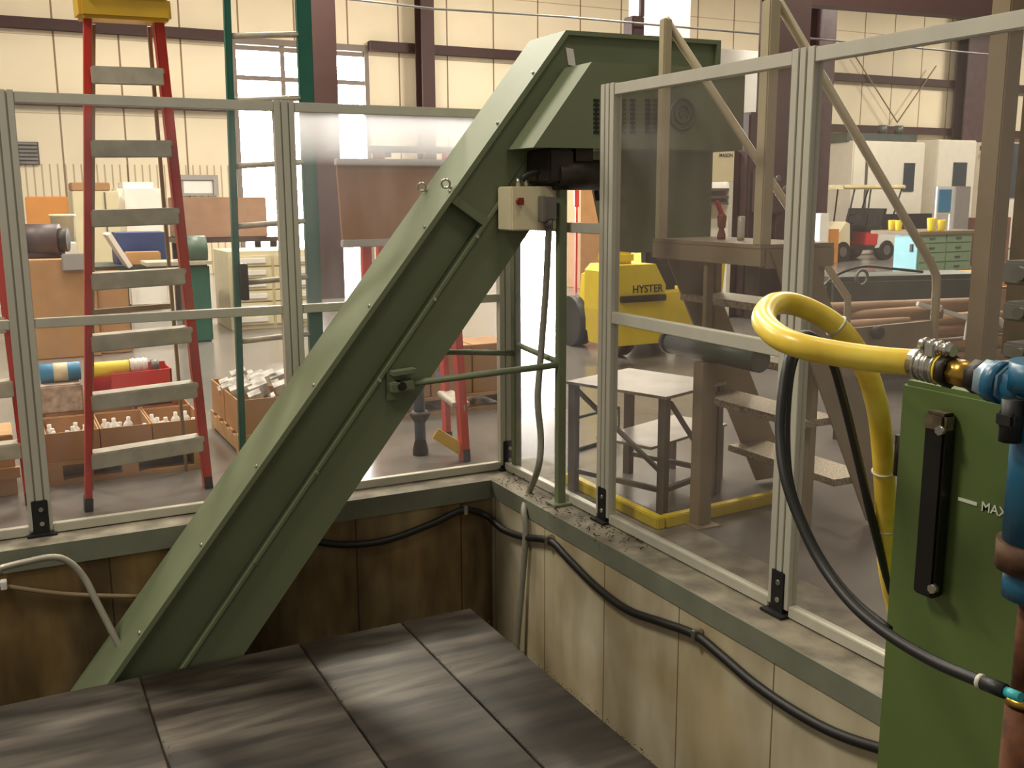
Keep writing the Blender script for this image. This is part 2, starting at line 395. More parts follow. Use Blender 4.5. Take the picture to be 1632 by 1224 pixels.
for a, b in ((PXL-1.2, PXL), (PXL, PXM), (PXM, PXC)):
    a += .052; b -= .052
    for z0, z1 in ((.005, .05), (1.0, 1.045), (2.02, 2.068)): mesh('rail', MB().box(a, b, FY-.02, FY+.02, z0, z1, .003), alu, fb)
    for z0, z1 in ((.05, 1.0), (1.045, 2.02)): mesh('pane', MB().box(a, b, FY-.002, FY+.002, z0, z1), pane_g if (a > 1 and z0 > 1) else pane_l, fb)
FX = 2.61
fr = thing('safety_fence', 'aluminium framed hazy panel fence along the right-hand ledge, in front of the rolling stair', 'fence', (FX, 3, 0))
PY = [FY, at(971, 400, X=FX).y, at(1268, 500, X=FX).y, 1.35]
for y in PY[1:]: fence_post(fr, FX, y, 1, 2.105)
for i in range(3):
    a, b = PY[i+1]+.056, PY[i]-(.056 if i else .03)
    z1b = at(925, 355, X=FX).z if i == 0 else 2.1
    zs = [(.005, .05), (z1b-.05, z1b)]
    if i == 1: zs.append((1.0, 1.055))
    for z0, z1 in zs: mesh('rail', MB().box(FX-.02, FX+.02, a, b, z0, z1, .003), alu, fr)
    pm = pane_c if i == 0 else pane_r
    for z0, z1 in (((.05, 1.0), (1.055, 2.045)) if i == 1 else ((.05, z1b-.05),)): mesh('pane', MB().box(FX-.002, FX+.002, a, b, z0, z1), pm, fr)

# ================================================================== CHIP CONVEYOR
cv = thing('chip_conveyor', 'green inclined chip conveyor rising out of the pit to its box-shaped head', 'conveyor', (.9, 4.75, -1.15))
YN, YF = 4.585, 4.92
SL = 1.253
def P2(x, z, y=YN): return V((x, y, z))
lid0, bend, rend = V((-.19, 0, -1.15)), V((2.654, 0, 2.413)), V((3.63, 0, 2.425))
def on_lid(z): return lid0.x + (z+1.15)/SL
def on_fl(z): return .621 + (z+.552)/1.276
def on_bt(z): return .929 + (z+.526)/1.271
nrm = V((math.sin(math.atan(SL)), 0, -math.cos(math.atan(SL))))      # into the body
t = .022
mesh('lid', MB().prism([P2(lid0.x, lid0.z, YN-.03), P2(bend.x, bend.z, YN-.03), P2(bend.x+.016, bend.z-t, YN-.03), P2(lid0.x+t*1.3, lid0.z, YN-.03)], (0, YF-YN+.05, 0))
     .prism([P2(bend.x, bend.z, YN-.03), P2(rend.x, rend.z, YN-.03), P2(rend.x, rend.z-t, YN-.03), P2(bend.x+.016, bend.z-t, YN-.03)], (0, YF-YN+.05, 0))
     .prism([P2(rend.x-.025, rend.z-t, YN-.03), P2(rend.x, rend.z-t, YN-.03), P2(rend.x, 2.2, YN-.03), P2(rend.x-.025, 2.2, YN-.03)], (0, .035, 0)), green, cv)
sA, sB = at(716, 312, Y=YN), at(771, 353, Y=YN)                      # stiffener line
mesh('side_panel', MB().prism([P2(on_lid(-1.15)+t*1.3, -1.15, YN+.05), P2(sA.x+.01, sA.z, YN+.05), P2(sB.x, sB.z, YN+.05), P2(on_fl(-1.15), -1.15, YN+.05)], (0, .22, 0)), green, cv)
mesh('head_panel', MB().prism([P2(sA.x+.006, sA.z), P2(bend.x+.016, bend.z-t), P2(rend.x-.02, rend.z-t), P2(3.63, 1.84), P2(2.49, 1.84), P2(sB.x, sB.z)], (0, YF-YN, 0)), green, cv)
mesh('stiffener', MB().bar(sA+V((.012, -.004, -.01)), sB+V((0, -.004, 0)), .03, .045, (0, 0, 1)), green, cv)
mesh('trough', MB().prism([P2(on_fl(-1.15), -1.15), P2(on_fl(1.63), 1.63), P2(2.49, 1.84), P2(on_bt(1.84), 1.84), P2(on_bt(-1.15), -1.15)], (0, YF-YN, 0)), green, cv)
mesh('flange', MB().prism([P2(on_fl(-1.15)-.006, -1.15, YN-.020), P2(on_fl(1.64)-.006, 1.64, YN-.020), P2(on_fl(1.64)+.012, 1.64, YN-.020), P2(on_fl(-1.15)+.012, -1.15, YN-.020)], (0, .0195, 0)), green, cv)
hp = [(2.335, 1.825), (2.655, 2.232), (3.6, 2.245), (3.6, 1.83)]
hz = mesh('drive_guard', MB().prism([P2(x, z, 4.31) for x, z in hp], (0, .273, 0)), green, cv)
for px in (950, 993, 1008, 1032, 1045):
    vents = MB()
    for k in range(8):
        c = at(px, 160+k*7.2, Y=4.31); vents.box(c.x-.016, c.x+.016, 4.306, 4.309, c.z-.008, c.z+.006)
    vents.box(c.x-.003, c.x+.003, 4.3065, 4.309, c.z-.006, at(px, 160, Y=4.31).z+.004)
    mesh('vent', vents, black, hz)
c = at(1087, 182, Y=4.31)
mesh('fan_grille', MB().torus((c.x, 4.306, c.z), (0, 1, 0), .075, .008, 24, 6).torus((c.x, 4.306, c.z), (0, 1, 0), .045, .007, 20, 6).cyl((c.x, 4.302, c.z), (c.x, 4.31, c.z), .02), darkgreen2, hz)
mesh('discharge_chute', MB().prism([P2(2.98, 1.835, YN+.01), P2(3.63, 1.835, YN+.01), P2(3.63, 1.29, YN+.01), P2(3.12, 1.29, YN+.01)], (0, YF-YN-.02, 0)), green, cv)
gm = mesh('gear_motor', MB().cyl((2.50, 4.40, 1.70), (2.78, 4.40, 1.70), .075, 20).cyl((2.78, 4.40, 1.70), (2.84, 4.40, 1.70), .055).box(2.44, 2.58, 4.34, 4.58, 1.66, 1.82, .01).box(2.6, 2.7, 4.36, 4.44, 1.765, 1.83), darksteel, cv)
tg = at(909, 91, Y=YN); mesh('paper_tag', MB().obox(tg+V((0, -.003, 0)), V((.022, 0, -.003)), V((0, .002, 0)), V((-.008, 0, .042))), white, cv, )
for z in (-.35, .02, .36, .72, 1.08, 1.45, 1.62, 1.95, 2.2):
    x = on_lid(z); mesh('lid_screw', MB().cyl(V((x-.009, YN+.0, z+.007)), V((x+.004, YN+.0, z-.003)), .008, 8), steel, cv)
for z in (-.1, .3, .72, 1.1, 1.4):
    x = on_fl(z); mesh('flange_screw', MB().cyl((x+.004, YN-.028, z), (x+.004, YN-.02, z), .009, 8), steel, cv)
for q in (at(708, 300, Y=YN+.02), at(676, 305, Y=YF-.03)):
    x = on_lid(q.z); pz = V((x, q.y, q.z)); o = V((-.026, 0, .021)); mesh('eye_bolt', MB().torus(pz+o*1.05, (.5, 1, .3), .021, .006, 16, 6).cyl(pz-o*.1, pz+o*.5, .007, 8), steel, cv)
# support frame standing on the right-hand ledge
LX = 2.545; LY = at(893, 700, X=LX).y
mesh('support_leg', MB().box(LX-.022, LX+.022, LY-.022, LY+.022, .012, 1.83, .003).box(LX-.06, LX+.06, LY-.05, LY+.05, 0.002, .014), green, cv)
L2x = at(823, 600, Y=5.06).x
mesh('support_leg', MB().box(L2x-.022, L2x+.022, 5.04, 5.084, .012, 1.83, .003).box(L2x-.05, L2x+.05, 5.02, 5.1, 0.002, .014), green, cv)
ba = at(645, 612, Y=YN-.04); bb = at(884, 582, Y=LY)
mesh('brace_tube', MB().tube([ba, V((LX-.02, LY, bb.z))], .017, 12), green, cv)
mesh('brace_tube', MB().tube([V((ba.x+.1, YF+.03, ba.z+.1)), V((L2x-.02, 5.06, at(815, 563, Y=5.06).z))], .016, 12), green, cv)
mesh('brace_tube', MB().tube([V((LX, LY+.02, bb.z+.01)), V((L2x, 5.045, bb.z+.015))], .016, 12), green, cv)
pb = at(640, 612, Y=YN-.02)
bk = mesh('pivot_bracket', MB().box(pb.x-.075, pb.x+.0, YN-.016, YN-.001, pb.z-.08, pb.z+.075, .003).bar(V((pb.x-.06, YN-.045, pb.z+.062)), V((pb.x+.06, YN-.045, pb.z+.07)), .06, .02).bar(V((pb.x-.065, YN-.045, pb.z-.01)), V((pb.x+.05, YN-.045, pb.z+.0)), .06, .05, bev=.006), green, cv)
mesh('pivot_pin', MB().cyl((pb.x-.02, YN-.085, pb.z), (pb.x-.02, YN-.02, pb.z), .022, 14), darksteel, cv)
# control box
b0, b1 = at(815, 297, Y=4.42), at(902, 366, Y=4.42)
cb = mesh('control_box', MB().box(b0.x, b1.x, 4.42, 4.57, b1.z, b0.z, .006), cream, cv)
sw = at(828, 321, Y=4.415); mesh('switch', MB().cyl((sw.x, 4.421, sw.z), (sw.x, 4.40, sw.z), .018).box(sw.x-.008, sw.x+.008, 4.385, 4.402, sw.z-.018, sw.z+.018), redpl, cb)
cn = at(874, 332, Y=4.4)
mesh('plug_connector', MB().box(cn.x-.04, cn.x+.035, 4.37, 4.42, cn.z-.06, cn.z+.055, .008).box(cn.x-.048, cn.x-.036, 4.36, 4.42, cn.z-.065, cn.z+.06, .002).cyl((cn.x, 4.395, cn.z-.1), (cn.x, 4.395, cn.z-.05), .022), greysteel, cb)
for k, (xx, hh) in enumerate(((826, .03), (838, .03))):
    g0 = at(xx, 299, Y=4.48); mesh('cable_gland', MB().cyl((g0.x, 4.48, b0.z), (g0.x, 4.48, b0.z+.04), .012, 10), steel, cb)
mesh('loop_conduit', MB().tube([V((at(832, 290, Y=4.48).x, 4.48, b0.z+.03)), at(838, 280, Y=4.47), at(858, 274, Y=4.45), at(878, 280, Y=4.45), at(890, 284, Y=4.5), at(915, 288, Y=4.52), at(945, 290, Y=4.5), at(953, 320, Y=4.48)], .014, 10, 5), rubber, cv)
mesh('drop_conduit', MB().tube([at(875, 360, Y=4.4), at(873, 400, Y=4.44), at(870, 460, Y=4.48), at(864, 540, Y=4.52), at(860, 590, Y=4.53), at(857, 640, Y=4.53), at(862, 700, Y=4.50), at(858, 745, Y=4.50), at(843, 785, X=2.50), at(835, 812, X=2.405), at(838, 850, X=2.398), at(832, 930, X=2.39), at(824, 1022, X=2.37), at(822, 1050, X=2.36)], .0175, 10, 5), mat('grey_flexible_conduit', (140, 136, 122), .5, var=.08, scale=60), cv)

# ================================================================== CABLES AND HOSES OF THE PIT
hs = MB().tube([at(470, 850, Y=4.97), at(510, 864, Y=4.965), at(560, 868, Y=4.965), at(620, 860, Y=4.965), at(690, 834, Y=4.965), at(738, 813, Y=4.965), at(775, 822, Y=4.955), at(800, 843, X=2.40), at(835, 856, X=2.405), at(876, 862, X=2.405), at(905, 890, X=2.405), at(950, 935, X=2.405), at(1000, 972, X=2.405), at(1055, 992, X=2.405), at(1108, 1012, X=2.405), at(1150, 1045, X=2.405), at(1200, 1088, X=2.405), at(1260, 1130, X=2.405), at(1330, 1168, X=2.405), at(1410, 1195, X=2.405), at(1500, 1215, X=2.405)], .019, 12, 5)
hw = thing('wall_hose', 'black hose sagging along the back and right-hand pit walls', 'hose', (2.4, 4.9, -.3))
mesh('hose', hs, rubber, hw)
for q, pl in (((740, 812), 0), ((876, 861), 1), ((1111, 1012), 1)):
    if pl: c = at(*q, X=2.405); mesh('hose_clip', MB().box(c.x-.025, c.x+.025, c.y-.012, c.y+.012, c.z-.026, c.z+.026, .004), steel, hw)
    else: c = at(*q, Y=4.965); mesh('hose_clip', MB().box(c.x-.012, c.x+.012, 4.94, 4.99, c.z-.026, c.z+.026, .004), steel, hw)
solo('flat_conduit', MB().tube([at(-500, 960, Y=4.86), at(-40, 918, Y=4.86), at(0, 906, Y=4.86), at(40, 896, Y=4.86), at(85, 888, Y=4.86), at(112, 897, Y=4.86), at(135, 922, Y=4.85), at(152, 955, Y=4.82), at(176, 1002, Y=4.78), at(200, 1050, Y=4.74)], .016, 10, 5), mat('galvanised_conduit', (168, 162, 146), .4, .4, var=.1), 'pale grey conduit arching down the stained back pit wall left of the conveyor', 'conduit', at(85, 888, Y=4.86))
pc = thing('wall_pipe', 'thin brown pipe with a small white clip low on the back pit wall, far left', 'pipe', at(60, 940, Y=4.965))
mesh('pipe', MB().tube([at(-500, 915, Y=4.97), at(-40, 928, Y=4.97), at(5, 934, Y=4.97), at(60, 942, Y=4.97), at(120, 948, Y=4.97), at(230, 951, Y=4.97)], .012, 8, 4), tan, pc)
c = at(6, 933, Y=4.955); mesh('clip', MB().box(c.x-.014, c.x+.014, 4.945, 4.99, c.z-.02, c.z+.02, .003), white, pc)

# ================================================================== FOREGROUND TANK, PUMP, YELLOW HOSE
TX = 1.27
tk = thing('coolant_tank', 'olive green coolant tank with a black level gauge in the right foreground', 'tank', (1.7, .4, -.55))
mesh('body', MB().box(TX, 2.0, -.9, 1.117, -.55, 1.309, .008), green_tank, tk)
gt, gb = at(1511, 655, X=TX), at(1507, 952, X=TX)
gl = mesh('level_gauge', MB().box(TX-.028, TX-.001, gt.y-.019, gt.y+.019, gb.z, gt.z, .004), mat('black_gauge', (18, 14, 13), .35, var=.1), tk)
mesh('end_cap', MB().box(TX-.031, TX-.004, gt.y-.0195, gt.y+.0195, gt.z-.03, gt.z+.001, .005), mat('smoky_gauge_cap', (110, 96, 76), .3, .2, var=.25, scale=60), gl)
for q in ((1500, 686), (1488, 938)):
    c = at(*q, X=TX-.03); mesh('bolt', MB().cyl((TX-.036, c.y, c.z), (TX-.026, c.y, c.z), .0075, 6), steel, gl)
lw = mat('off_white_lettering', (214, 218, 196), .6, var=.03)
a, b = at(1528, 793, X=TX), at(1558, 801, X=TX)
mesh('level_mark', MB().box(TX-.0015, TX+.001, b.y, a.y, a.z-.004, a.z+.001), lw, tk)
c = at(1563, 813, X=TX-.001)
text(tk, 'MAX', (TX-.0005, c.y, c.z), (0, -1, 0), (0, 0, 1), .0205, lw, .001, .006)
mesh('side_fitting', MB().cyl((1.34, 1.118, 1.17), (1.34, 1.165, 1.17), .014, 12).cyl((1.34, 1.165, 1.13), (1.34, 1.165, 1.20), .012, 12), darksteel, tk)
# hose and couplings
H = [(1462, 578, 1.38), (1400, 573, 1.40), (1330, 563, 1.42), (1275, 551, 1.44), (1238, 535, 1.48), (1217, 511, 1.54), (1228, 488, 1.60), (1256, 483, 1.64), (1295, 496, 1.66), (1333, 520, 1.67), (1364, 558, 1.68), (1388, 610, 1.69), (1402, 670, 1.72), (1409, 750, 1.76), (1413, 840, 1.82), (1418, 920, 1.88)]
hp_ = [at(x, y, d=d) for x, y, d in H]; e = hp_[-1]
hp_ += [e+V((.10, .03, -.2)), e+V((.2, .05, -.5)), V((e.x+.24, e.y+.06, -.53))]
yh = thing('coolant_hose', 'thick yellow rubber hose looping from the blue pump over to behind the green tank', 'hose', hp_[0])
mesh('hose', MB().tube(hp_, .0185, 18, 7), yhose, yh)
ax0, ax1 = at(1455, 577, d=1.38), at(1600, 611, d=1.26); ad = (ax1-ax0).normalized(); AL = (ax1-ax0).length
def seg(m, f0, f1, r, n=20): return m.cyl(ax0+ad*(AL*f0), ax0+ad*(AL*f1), r, n)
m = MB(); seg(m, .02, .30, .0205)
for f in (.1, .17, .24, .31): m.torus(ax0+ad*(AL*f), ad, .0205, .0022, 20, 6)
fer = mesh('ferrule', m, steel, yh)
cp = at(1490, 553, d=1.34); m = MB().cyl(cp-ad*.022, cp+ad*.03, .008, 12).box(cp.x-.012, cp.x+.012, cp.y-.008, cp.y+.008, cp.z-.012, cp.z+.006, .002)
for k in range(4): m.torus(cp+ad*(-.015+.012*k), ad, .008, .003, 12, 6)
mesh('hose_clamp', m, steel, yh)
mesh('colour_band', seg(MB(), .335, .36, .0215), yellow, yh)
mesh('hex_nut', seg(MB(), .36, .46, .0235, 6), darksteel, yh)
mesh('brass_adapter', seg(seg(MB(), .43, .68, .0185, 8), .60, .70, .0150), brass, yh, )
mesh('hex_nut', seg(MB(), .68, .82, .0225, 6), darksteel, yh)
for q, dd in (((1331, 520), 1.67), ((1408, 712), 1.74), ((1412, 818), 1.80)):
    c = at(*q, d=dd); i = min(range(len(hp_)), key=lambda k: (hp_[k]-c).length); tt = (hp_[min(i+1, len(hp_)-1)]-hp_[i-1]).normalized()
    mesh('cable_tie', MB().torus(hp_[i], tt, .0195, .0022, 20, 6), mat('clear_tie', (206, 200, 180), .4), yh)
# pump
pc0 = at(1668, 740, d=1.24)
pu = thing('coolant_pump', 'blue pump on a rusty riser pipe at the right edge before the green tank', 'pump', (pc0.x, pc0.y, -.55))
zt_, zf = at(1640, 580, d=1.24).z, at(1640, 890, d=1.24).z
mesh('body', MB().cyl((pc0.x, pc0.y, zf+.012), (pc0.x, pc0.y, zt_-.02), .043, 24).cyl((pc0.x, pc0.y, zt_-.03), (pc0.x, pc0.y, zt_+.005), .052, 24).cyl((pc0.x, pc0.y, zf-.06), (pc0.x, pc0.y, zf-.02), .038, 24), blue, pu)
e0 = at(1596, 610, d=1.262); mesh('inlet_elbow', MB().cyl(e0-ad*.012, V((pc0.x, pc0.y, e0.z-.01)), .025, 22).cyl(e0-ad*.012, e0+ad*.006, .027, 22), blue, pu)
mesh('outlet_nut', MB().cyl(ax0+ad*(AL*.80), e0+ad*.01, .0255, 6), mat('pale_blue_nut', (150, 176, 190), .3, .5), pu)
dv = at(1612, 668, d=1.22); mesh('drain_valve', MB().cyl(dv+V((0, 0, -.028)), dv+V((0, 0, .025)), .013, 14).box(dv.x-.015, dv.x+.015, dv.y-.013, dv.y+.013, dv.z-.010, dv.z+.010, .004), black, pu)
mesh('flange', MB().cyl((pc0.x, pc0.y, zf-.022), (pc0.x, pc0.y, zf+.014), .049, 24), mat('rusty_flange', (96, 66, 40), .7, .3, var=.3, scale=40), pu)
rust = mat('rust', (110, 66, 38), .8, .2, var=.3, scale=30)
zr = at(1632, 1138, d=1.26).z
mesh('riser_pipe', MB().cyl((pc0.x, pc0.y, zr), (pc0.x, pc0.y, zf-.05), .017, 18).cyl((pc0.x, pc0.y, -.548), (pc0.x, pc0.y, zr-.01), .022, 18), rust, pu)
mesh('pipe_ring', MB().torus((pc0.x, pc0.y, zr), (0, 0, 1), .02, .006, 20, 8), brass, pu)
# machine column behind the pump, at the picture's right edge
mc = thing('machine_column', 'dark oily machine column with bolted clamps standing above the blue pump', 'machine', at(1650, 500, d=1.5)*1)
c0 = at(1652, 300, d=1.75)
mesh('column', MB().box(c0.x-.035, c0.x+.2, c0.y-.25, c0.y+.02, 1.3105, at(1640, 150, d=1.75).z, .006), mat('oily_brown_steel', (104, 88, 68), .5, .2, var=.2, scale=10), mc)
for yy, rr in ((435, .02), (497, .016), (560, .014)):
    c = at(1632, yy, d=1.66); mesh('clamp', MB().box(c.x-.016, c.x+.04, c.y-.02, c.y+.03, c.z-rr, c.z+rr, .004).cyl(c+V((-.03, -.01, 0)), c+V((.01, 0, 0)), rr*.6, 10), greysteel, mc)
# black cables
cbk = [at(x, y, d=d) for x, y, d in [(1600, 1101, 1.19), (1560, 1085, 1.22), (1490, 1055, 1.28), (1420, 1014, 1.34), (1360, 965, 1.40), (1310, 900, 1.46), (1275, 830, 1.5), (1251, 760, 1.53), (1243, 690, 1.56), (1248, 620, 1.58), (1258, 570, 1.6), (1275, 535, 1.66), (1300, 540, 1.72), (1325, 574, 1.74), (1345, 640, 1.76), (1366, 725, 1.78), (1386, 812, 1.80), (1402, 875, 1.83), (1424, 960, 1.9)]]
bc = thing('black_cable', 'black cable arching from the yellow hose across the green tank to a teal plug', 'cable', cbk[0])
mesh('cable', MB().tube(cbk, .0078, 12, 6), rubber, bc)
d0 = (cbk[0]-cbk[1]).normalized()
mesh('sleeve', MB().cyl(cbk[0]-d0*.028, cbk[0]+d0*.002, .0092, 12), rubber, bc)
mesh('sleeve_band', MB().cyl(cbk[0]-d0*.034, cbk[0]-d0*.028, .0094, 12), mat('clear_tie', (206, 200, 180)), bc)
mesh('plug', MB().cyl(cbk[0], cbk[0]+d0*.022, .0062, 12), teal, bc)
solo('thin_cable', MB().tube([at(x, y, d=d) for x, y, d in [(1285, 545, 1.66), (1270, 565, 1.62), (1259, 610, 1.6), (1254, 690, 1.58), (1260, 770, 1.55), (1285, 842, 1.52), (1318, 903, 1.485), (1362, 957, 1.43), (1418, 1003, 1.365)]], .0055, 10, 6), rubber, 'thinner black cable running close beside the black cable that ends in a teal plug', 'cable', cbk[9])

# ================================================================== ROLLING STAIR BEHIND THE RIGHT FENCE
st = thing('rolling_stair', 'beige steel rolling stair with perforated treads and sloping pipe handrails behind the right fence', 'stair', (3.3, 3.8, 0))
SX, YA, YB = 3.0, 4.19, 3.44
mesh('platform', MB().box(SX-.03, SX+.40, YB-.03, YA+.03, 1.365, 1.385, .003).box(SX-.03, SX-.005, YB-.03, YA+.03, 1.29, 1.365), beige, st)
for Y in (YA, YB-.02): mesh('edge_beam', MB().box(SX-.0, SX+.40, Y-.01, Y+.03, 1.28, 1.364), beige, st)
for Y in (YA, YB):
    # post and sloping handrail
    if Y == YA: top, end = at(1060, 30, Y=YA), V((4.30, YA, 1.02))
    else: top, end = V((3.033, YB, 2.40)), at(1490, 430, Y=YB)
    w_ = .024 if Y == YA else .03
    mesh('handrail_post', MB().box(SX-w_, SX+w_, Y-w_, Y+w_, 1.38, top.z-.0, .006), railbeige, st)
    pts = [V((top.x, Y, top.z)), end]
    if Y == YB: mesh('handrail', MB().tube([pts[0], pts[0].lerp(end, .97), end+V((.012, 0, -.03)), V((end.x+.02, Y, end.z-.10)), V((end.x+.03, Y, .62))], .021, 12), railbeige, st)
    else: mesh('handrail', MB().tube([pts[0], end, V((end.x+.02, Y, .42))], .021, 12), railbeige, st)
def stx(z): return SX+.28+(1.38-z)/1.18
for Y, yy in ((YA, YA+.03), (YB, YB-.03)):
    mesh('stringer', MB().prism([(SX+.02, yy-.006, 1.36), (SX+.26, yy-.006, 1.36), (3.95, yy-.006, .02), (3.71, yy-.006, .02)], (0, .012, 0)), beige, st)
perf = mat('perforated_tread', (188, 172, 146), .4, .5, var=.3, scale=90, bump=.4)
for z, x1 in ((1.10, 3.39), (.84, 3.40), (.565, 3.50), (.255, 3.74)):
    mesh('tread', MB().box(x1-.25, x1, YB-.02, YA+.02, z-.035, z, .004), perf, st)
mesh('support_leg', MB().box(SX-.045, SX+.03, 3.76, 3.84, .006, .812, .004).box(SX-.08, SX+.06, 3.72, 3.88, 0, .008), beige, st)
mesh('upper_post', MB().box(SX-.01, SX+.03, 3.80, 3.83, .925, 1.364, .003), beige, st)
for Y in (YA-.01, YB+.01): mesh('rear_leg', MB().box(SX+.33, SX+.37, Y-.02, Y+.02, 0, 1.29, .003), beige, st)
mesh('cross_tube', MB().cyl((SX+.02, 4.12, .87), (SX+.02, 3.44, .87), .058, 18).cyl((SX+.02, 4.135, .87), (SX+.02, 4.10, .87), .062, 18), darkgreen2, st)

# step stool and yellow kerb on the floor beyond the stair
so = thing('step_stool', 'grey two-level steel work stand with braced legs behind the stair leg', 'stand', (3.3, 4.6, 0))
nc = at(1055, 818, Z=0); rc = at(1146, 782, Z=0); ft = at(1198, 792, Z=0)
tz = at(1062, 636, X=nc.x, ).z if False else .60
nx, ny = nc.x, nc.y
ex = V((rc.x-nc.x, rc.y-nc.y, 0)); ex.normalize(); ey = V((-ex.y, ex.x, 0))
Wd, Dp = .50, .62
def sp(u, v, z): return V((nx, ny, z))+ex*u+ey*v
def sbox(m, u0, u1, v0, v1, z0, z1): return m.obox(sp((u0+u1)/2, (v0+v1)/2, (z0+z1)/2), ex*((u1-u0)/2), ey*((v1-v0)/2), V((0, 0, (z1-z0)/2)))
stool_m = mat('grey_stand_paint', (112, 102, 96), .5, var=.06); stool_t = mat('worn_stand_top', (168, 158, 150), .4, .3, var=.1)
mesh('top_plate', sbox(MB(), -.03, Wd+.03, -.03, Dp, .60, .615), stool_t, so)
mesh('lower_tread', sbox(MB(), .06, Wd+.30, .12, .48, .30, .315), stool_t, so)
for u, v in ((0, 0), (Wd, 0), (0, Dp-.03), (Wd, Dp-.03)): mesh('leg', sbox(MB(), u-.022, u+.022, v-.022, v+.022, .0, .60), stool_m, so)
for v in (.14, .46): mesh('tread_leg', sbox(MB(), Wd+.24, Wd+.275, v-.018, v+.018, 0, .30), stool_m, so)
mesh('brace', MB().bar(sp(0, Dp-.05, .57), sp(0, .02, .22), .02, .02), stool_m, so)
mesh('brace', MB().bar(sp(.05, 0, .57), sp(Wd-.02, 0, .12), .02, .02), stool_m, so)
for z in (.12,):
    for a, b in (((0, 0), (Wd, 0)), ((0, 0), (0, Dp)), ((Wd, 0), (Wd, Dp)), ((Wd, .14), (Wd+.25, .14))): mesh('stretcher', MB().bar(sp(*a, z), sp(*b, z), .025, .025), stool_m, so)
k0, k1, k2 = at(905, 770, Z=0), at(1050, 842, Z=0), at(1236, 800, Z=0)
ky = MB(); ka = (k1-k0).normalized(); kb = (k2-k1).normalized()
ky.bar(k0+V((0, 0, .03)), k1+V((0, 0, .03))+ka*.02, .05, .06, bev=.006).bar(k1+V((0, 0, .03))+kb*.03, k2+V((0, 0, .03)), .05, .06, bev=.006)
solo('floor_kerb', ky, yellow, 'low yellow L-shaped kerb on the floor around the grey work stand', 'kerb', k1)
tu = thing('tube_stand', 'thin grey tube frame on the floor left of the first right-hand fence post', 'frame', at(912, 725, Z=0)); 
a = at(912, 722, Z=0); b = at(985, 700, Z=0)
mesh('frame', MB().tube([a, a+V((0, 0, .22)), b+V((0, 0, .22))], .012, 8).tube([a+V((0, 0, .012)), b+V((0, 0, .012)), b+V((0, 0, .22))], .012, 8), darkgreen2, tu)

# ================================================================== LADDERS
def stepladder(name, label, L0, L1, R0_, R1, m, steps, dz=.332, width=.075, cap=True, rear=None, z0=.0, zs=None):
    """L0/R0: feet of the two rails, L1/R1: their tops"""
    o = thing(name, label, 'ladder', (L0+R0_)/2)
    for a, b, wf in ((L0, L1, .45), (R0_, R1, .62)):
        mesh('rail', MB().bar(a, b, width*wf, width, (0, 1, 0), .004), m, o)
        mesh('foot', MB().bar(a+V((0, 0, .0)), a+(b-a).normalized()*.075, width*.55, width*1.15, (0, 1, 0)), black, o)
    for z in (zs or [dz*k+z0 for k in range(1, steps+1)]):
        f = (z-L0.z)/(L1.z-L0.z)
        if f > .97: break
        a, b = L0.lerp(L1, f), R0_.lerp(R1, f); u = (b-a).normalized()
        mesh('step', MB().bar(a+u*.01, b-u*.01, .11, .03, bev=.005).bar(a+u*.01+V((0, -.05, -.028)), b-u*.01+V((0, -.05, -.028)), .018, .08, bev=.005), ladderstep, o)
    if cap:
        c0, c1 = L1+V((-.05, 0, 0)), R1+V((.05, 0, 0))
        mesh('top_cap', MB().bar(c0, c1, .16, .11, bev=.015).bar(c0+V((.02, 0, .055)), c1+V((-.02, 0, .055)), .2, .02, bev=.006), capyellow, o)
    if rear:
        for (a, b), s in zip(((L0, L1), (R0_, R1)), (1, -1)):
            mesh('rear_leg', MB().bar(V((a.x+.05*s, a.y+rear, 0)), b+V((.03*s, .08, -.06)), .016, .03, (0, 1, 0)), tan, o)
        zz = .332*3+.1; 
        mesh('rear_brace', MB().bar(V((L0.x+.08, L0.y+rear*.62, 1.0)), V((R0_.x-.1, R0_.y+rear*.62, 1.0)), .02, .03), tan, o)
    return o
l0 = at(141, 812, Y=5.48); l0.z = 0; r0 = at(331, 768, Y=5.62); r0.z = 0
l1 = at(139, 12, Y=5.27); r1 = at(250, 18, Y=5.30)
stepladder('step_ladder', 'tall red step ladder with yellow cap and grey steps behind the back fence', l0, l1, r0, r1, red, 9, rear=.40, zs=[at(190, yy, Y=5.4).z for yy in (118, 231, 339, 438, 536, 630, 724)])
g0, g1 = at(389, 770, Y=5.95), at(359, -60, Y=5.95); h0, h1 = at(512, 770, Y=6.0), at(480, -60, Y=6.0)
g0.z = h0.z = 0
gl_ = thing('extension_ladder', 'dark green fibreglass ladder with grey rungs behind the middle fence post', 'ladder', (g0+h0)/2)
mesh('rail', MB().bar(g0, g1, .036, .05, (0, 1, 0), .005), darkgreen, gl_); mesh('rail', MB().bar(h0, h1, .085, .05, (0, 1, 0), .005), darkgreen, gl_)
for yy in (58, 161, 265, 361, 452, 545):
    a = at(372, yy, Y=5.95); f = (a.z-g0.z)/(g1.z-g0.z); mesh('rung', MB().tube([g0.lerp(g1, f), h0.lerp(h1, f)], .017, 10), ladderstep, gl_)
mesh('rung_lock', MB().box(at(388, 440, Y=5.9).x-.02, at(388, 440, Y=5.9).x+.02, 5.86, 5.94, at(388, 478, Y=5.9).z, at(388, 420, Y=5.9).z, .004), darksteel, gl_)
for (p0, p1, p2, p3, lb, yy) in (((44, 760, 5.75), (-14, 300, 5.65), (-120, 760, 5.75), (-100, 300, 5.65), 'red ladder whose right rail shows beside the leftmost fence post', 0),):
    A, B, Cc, D = (at(p[0], p[1], Y=p[2]) for p in (p0, p1, p2, p3)); A.z = Cc.z = 0
    stepladder('step_ladder', lb, Cc, D, A, B, red, 3, cap=False)
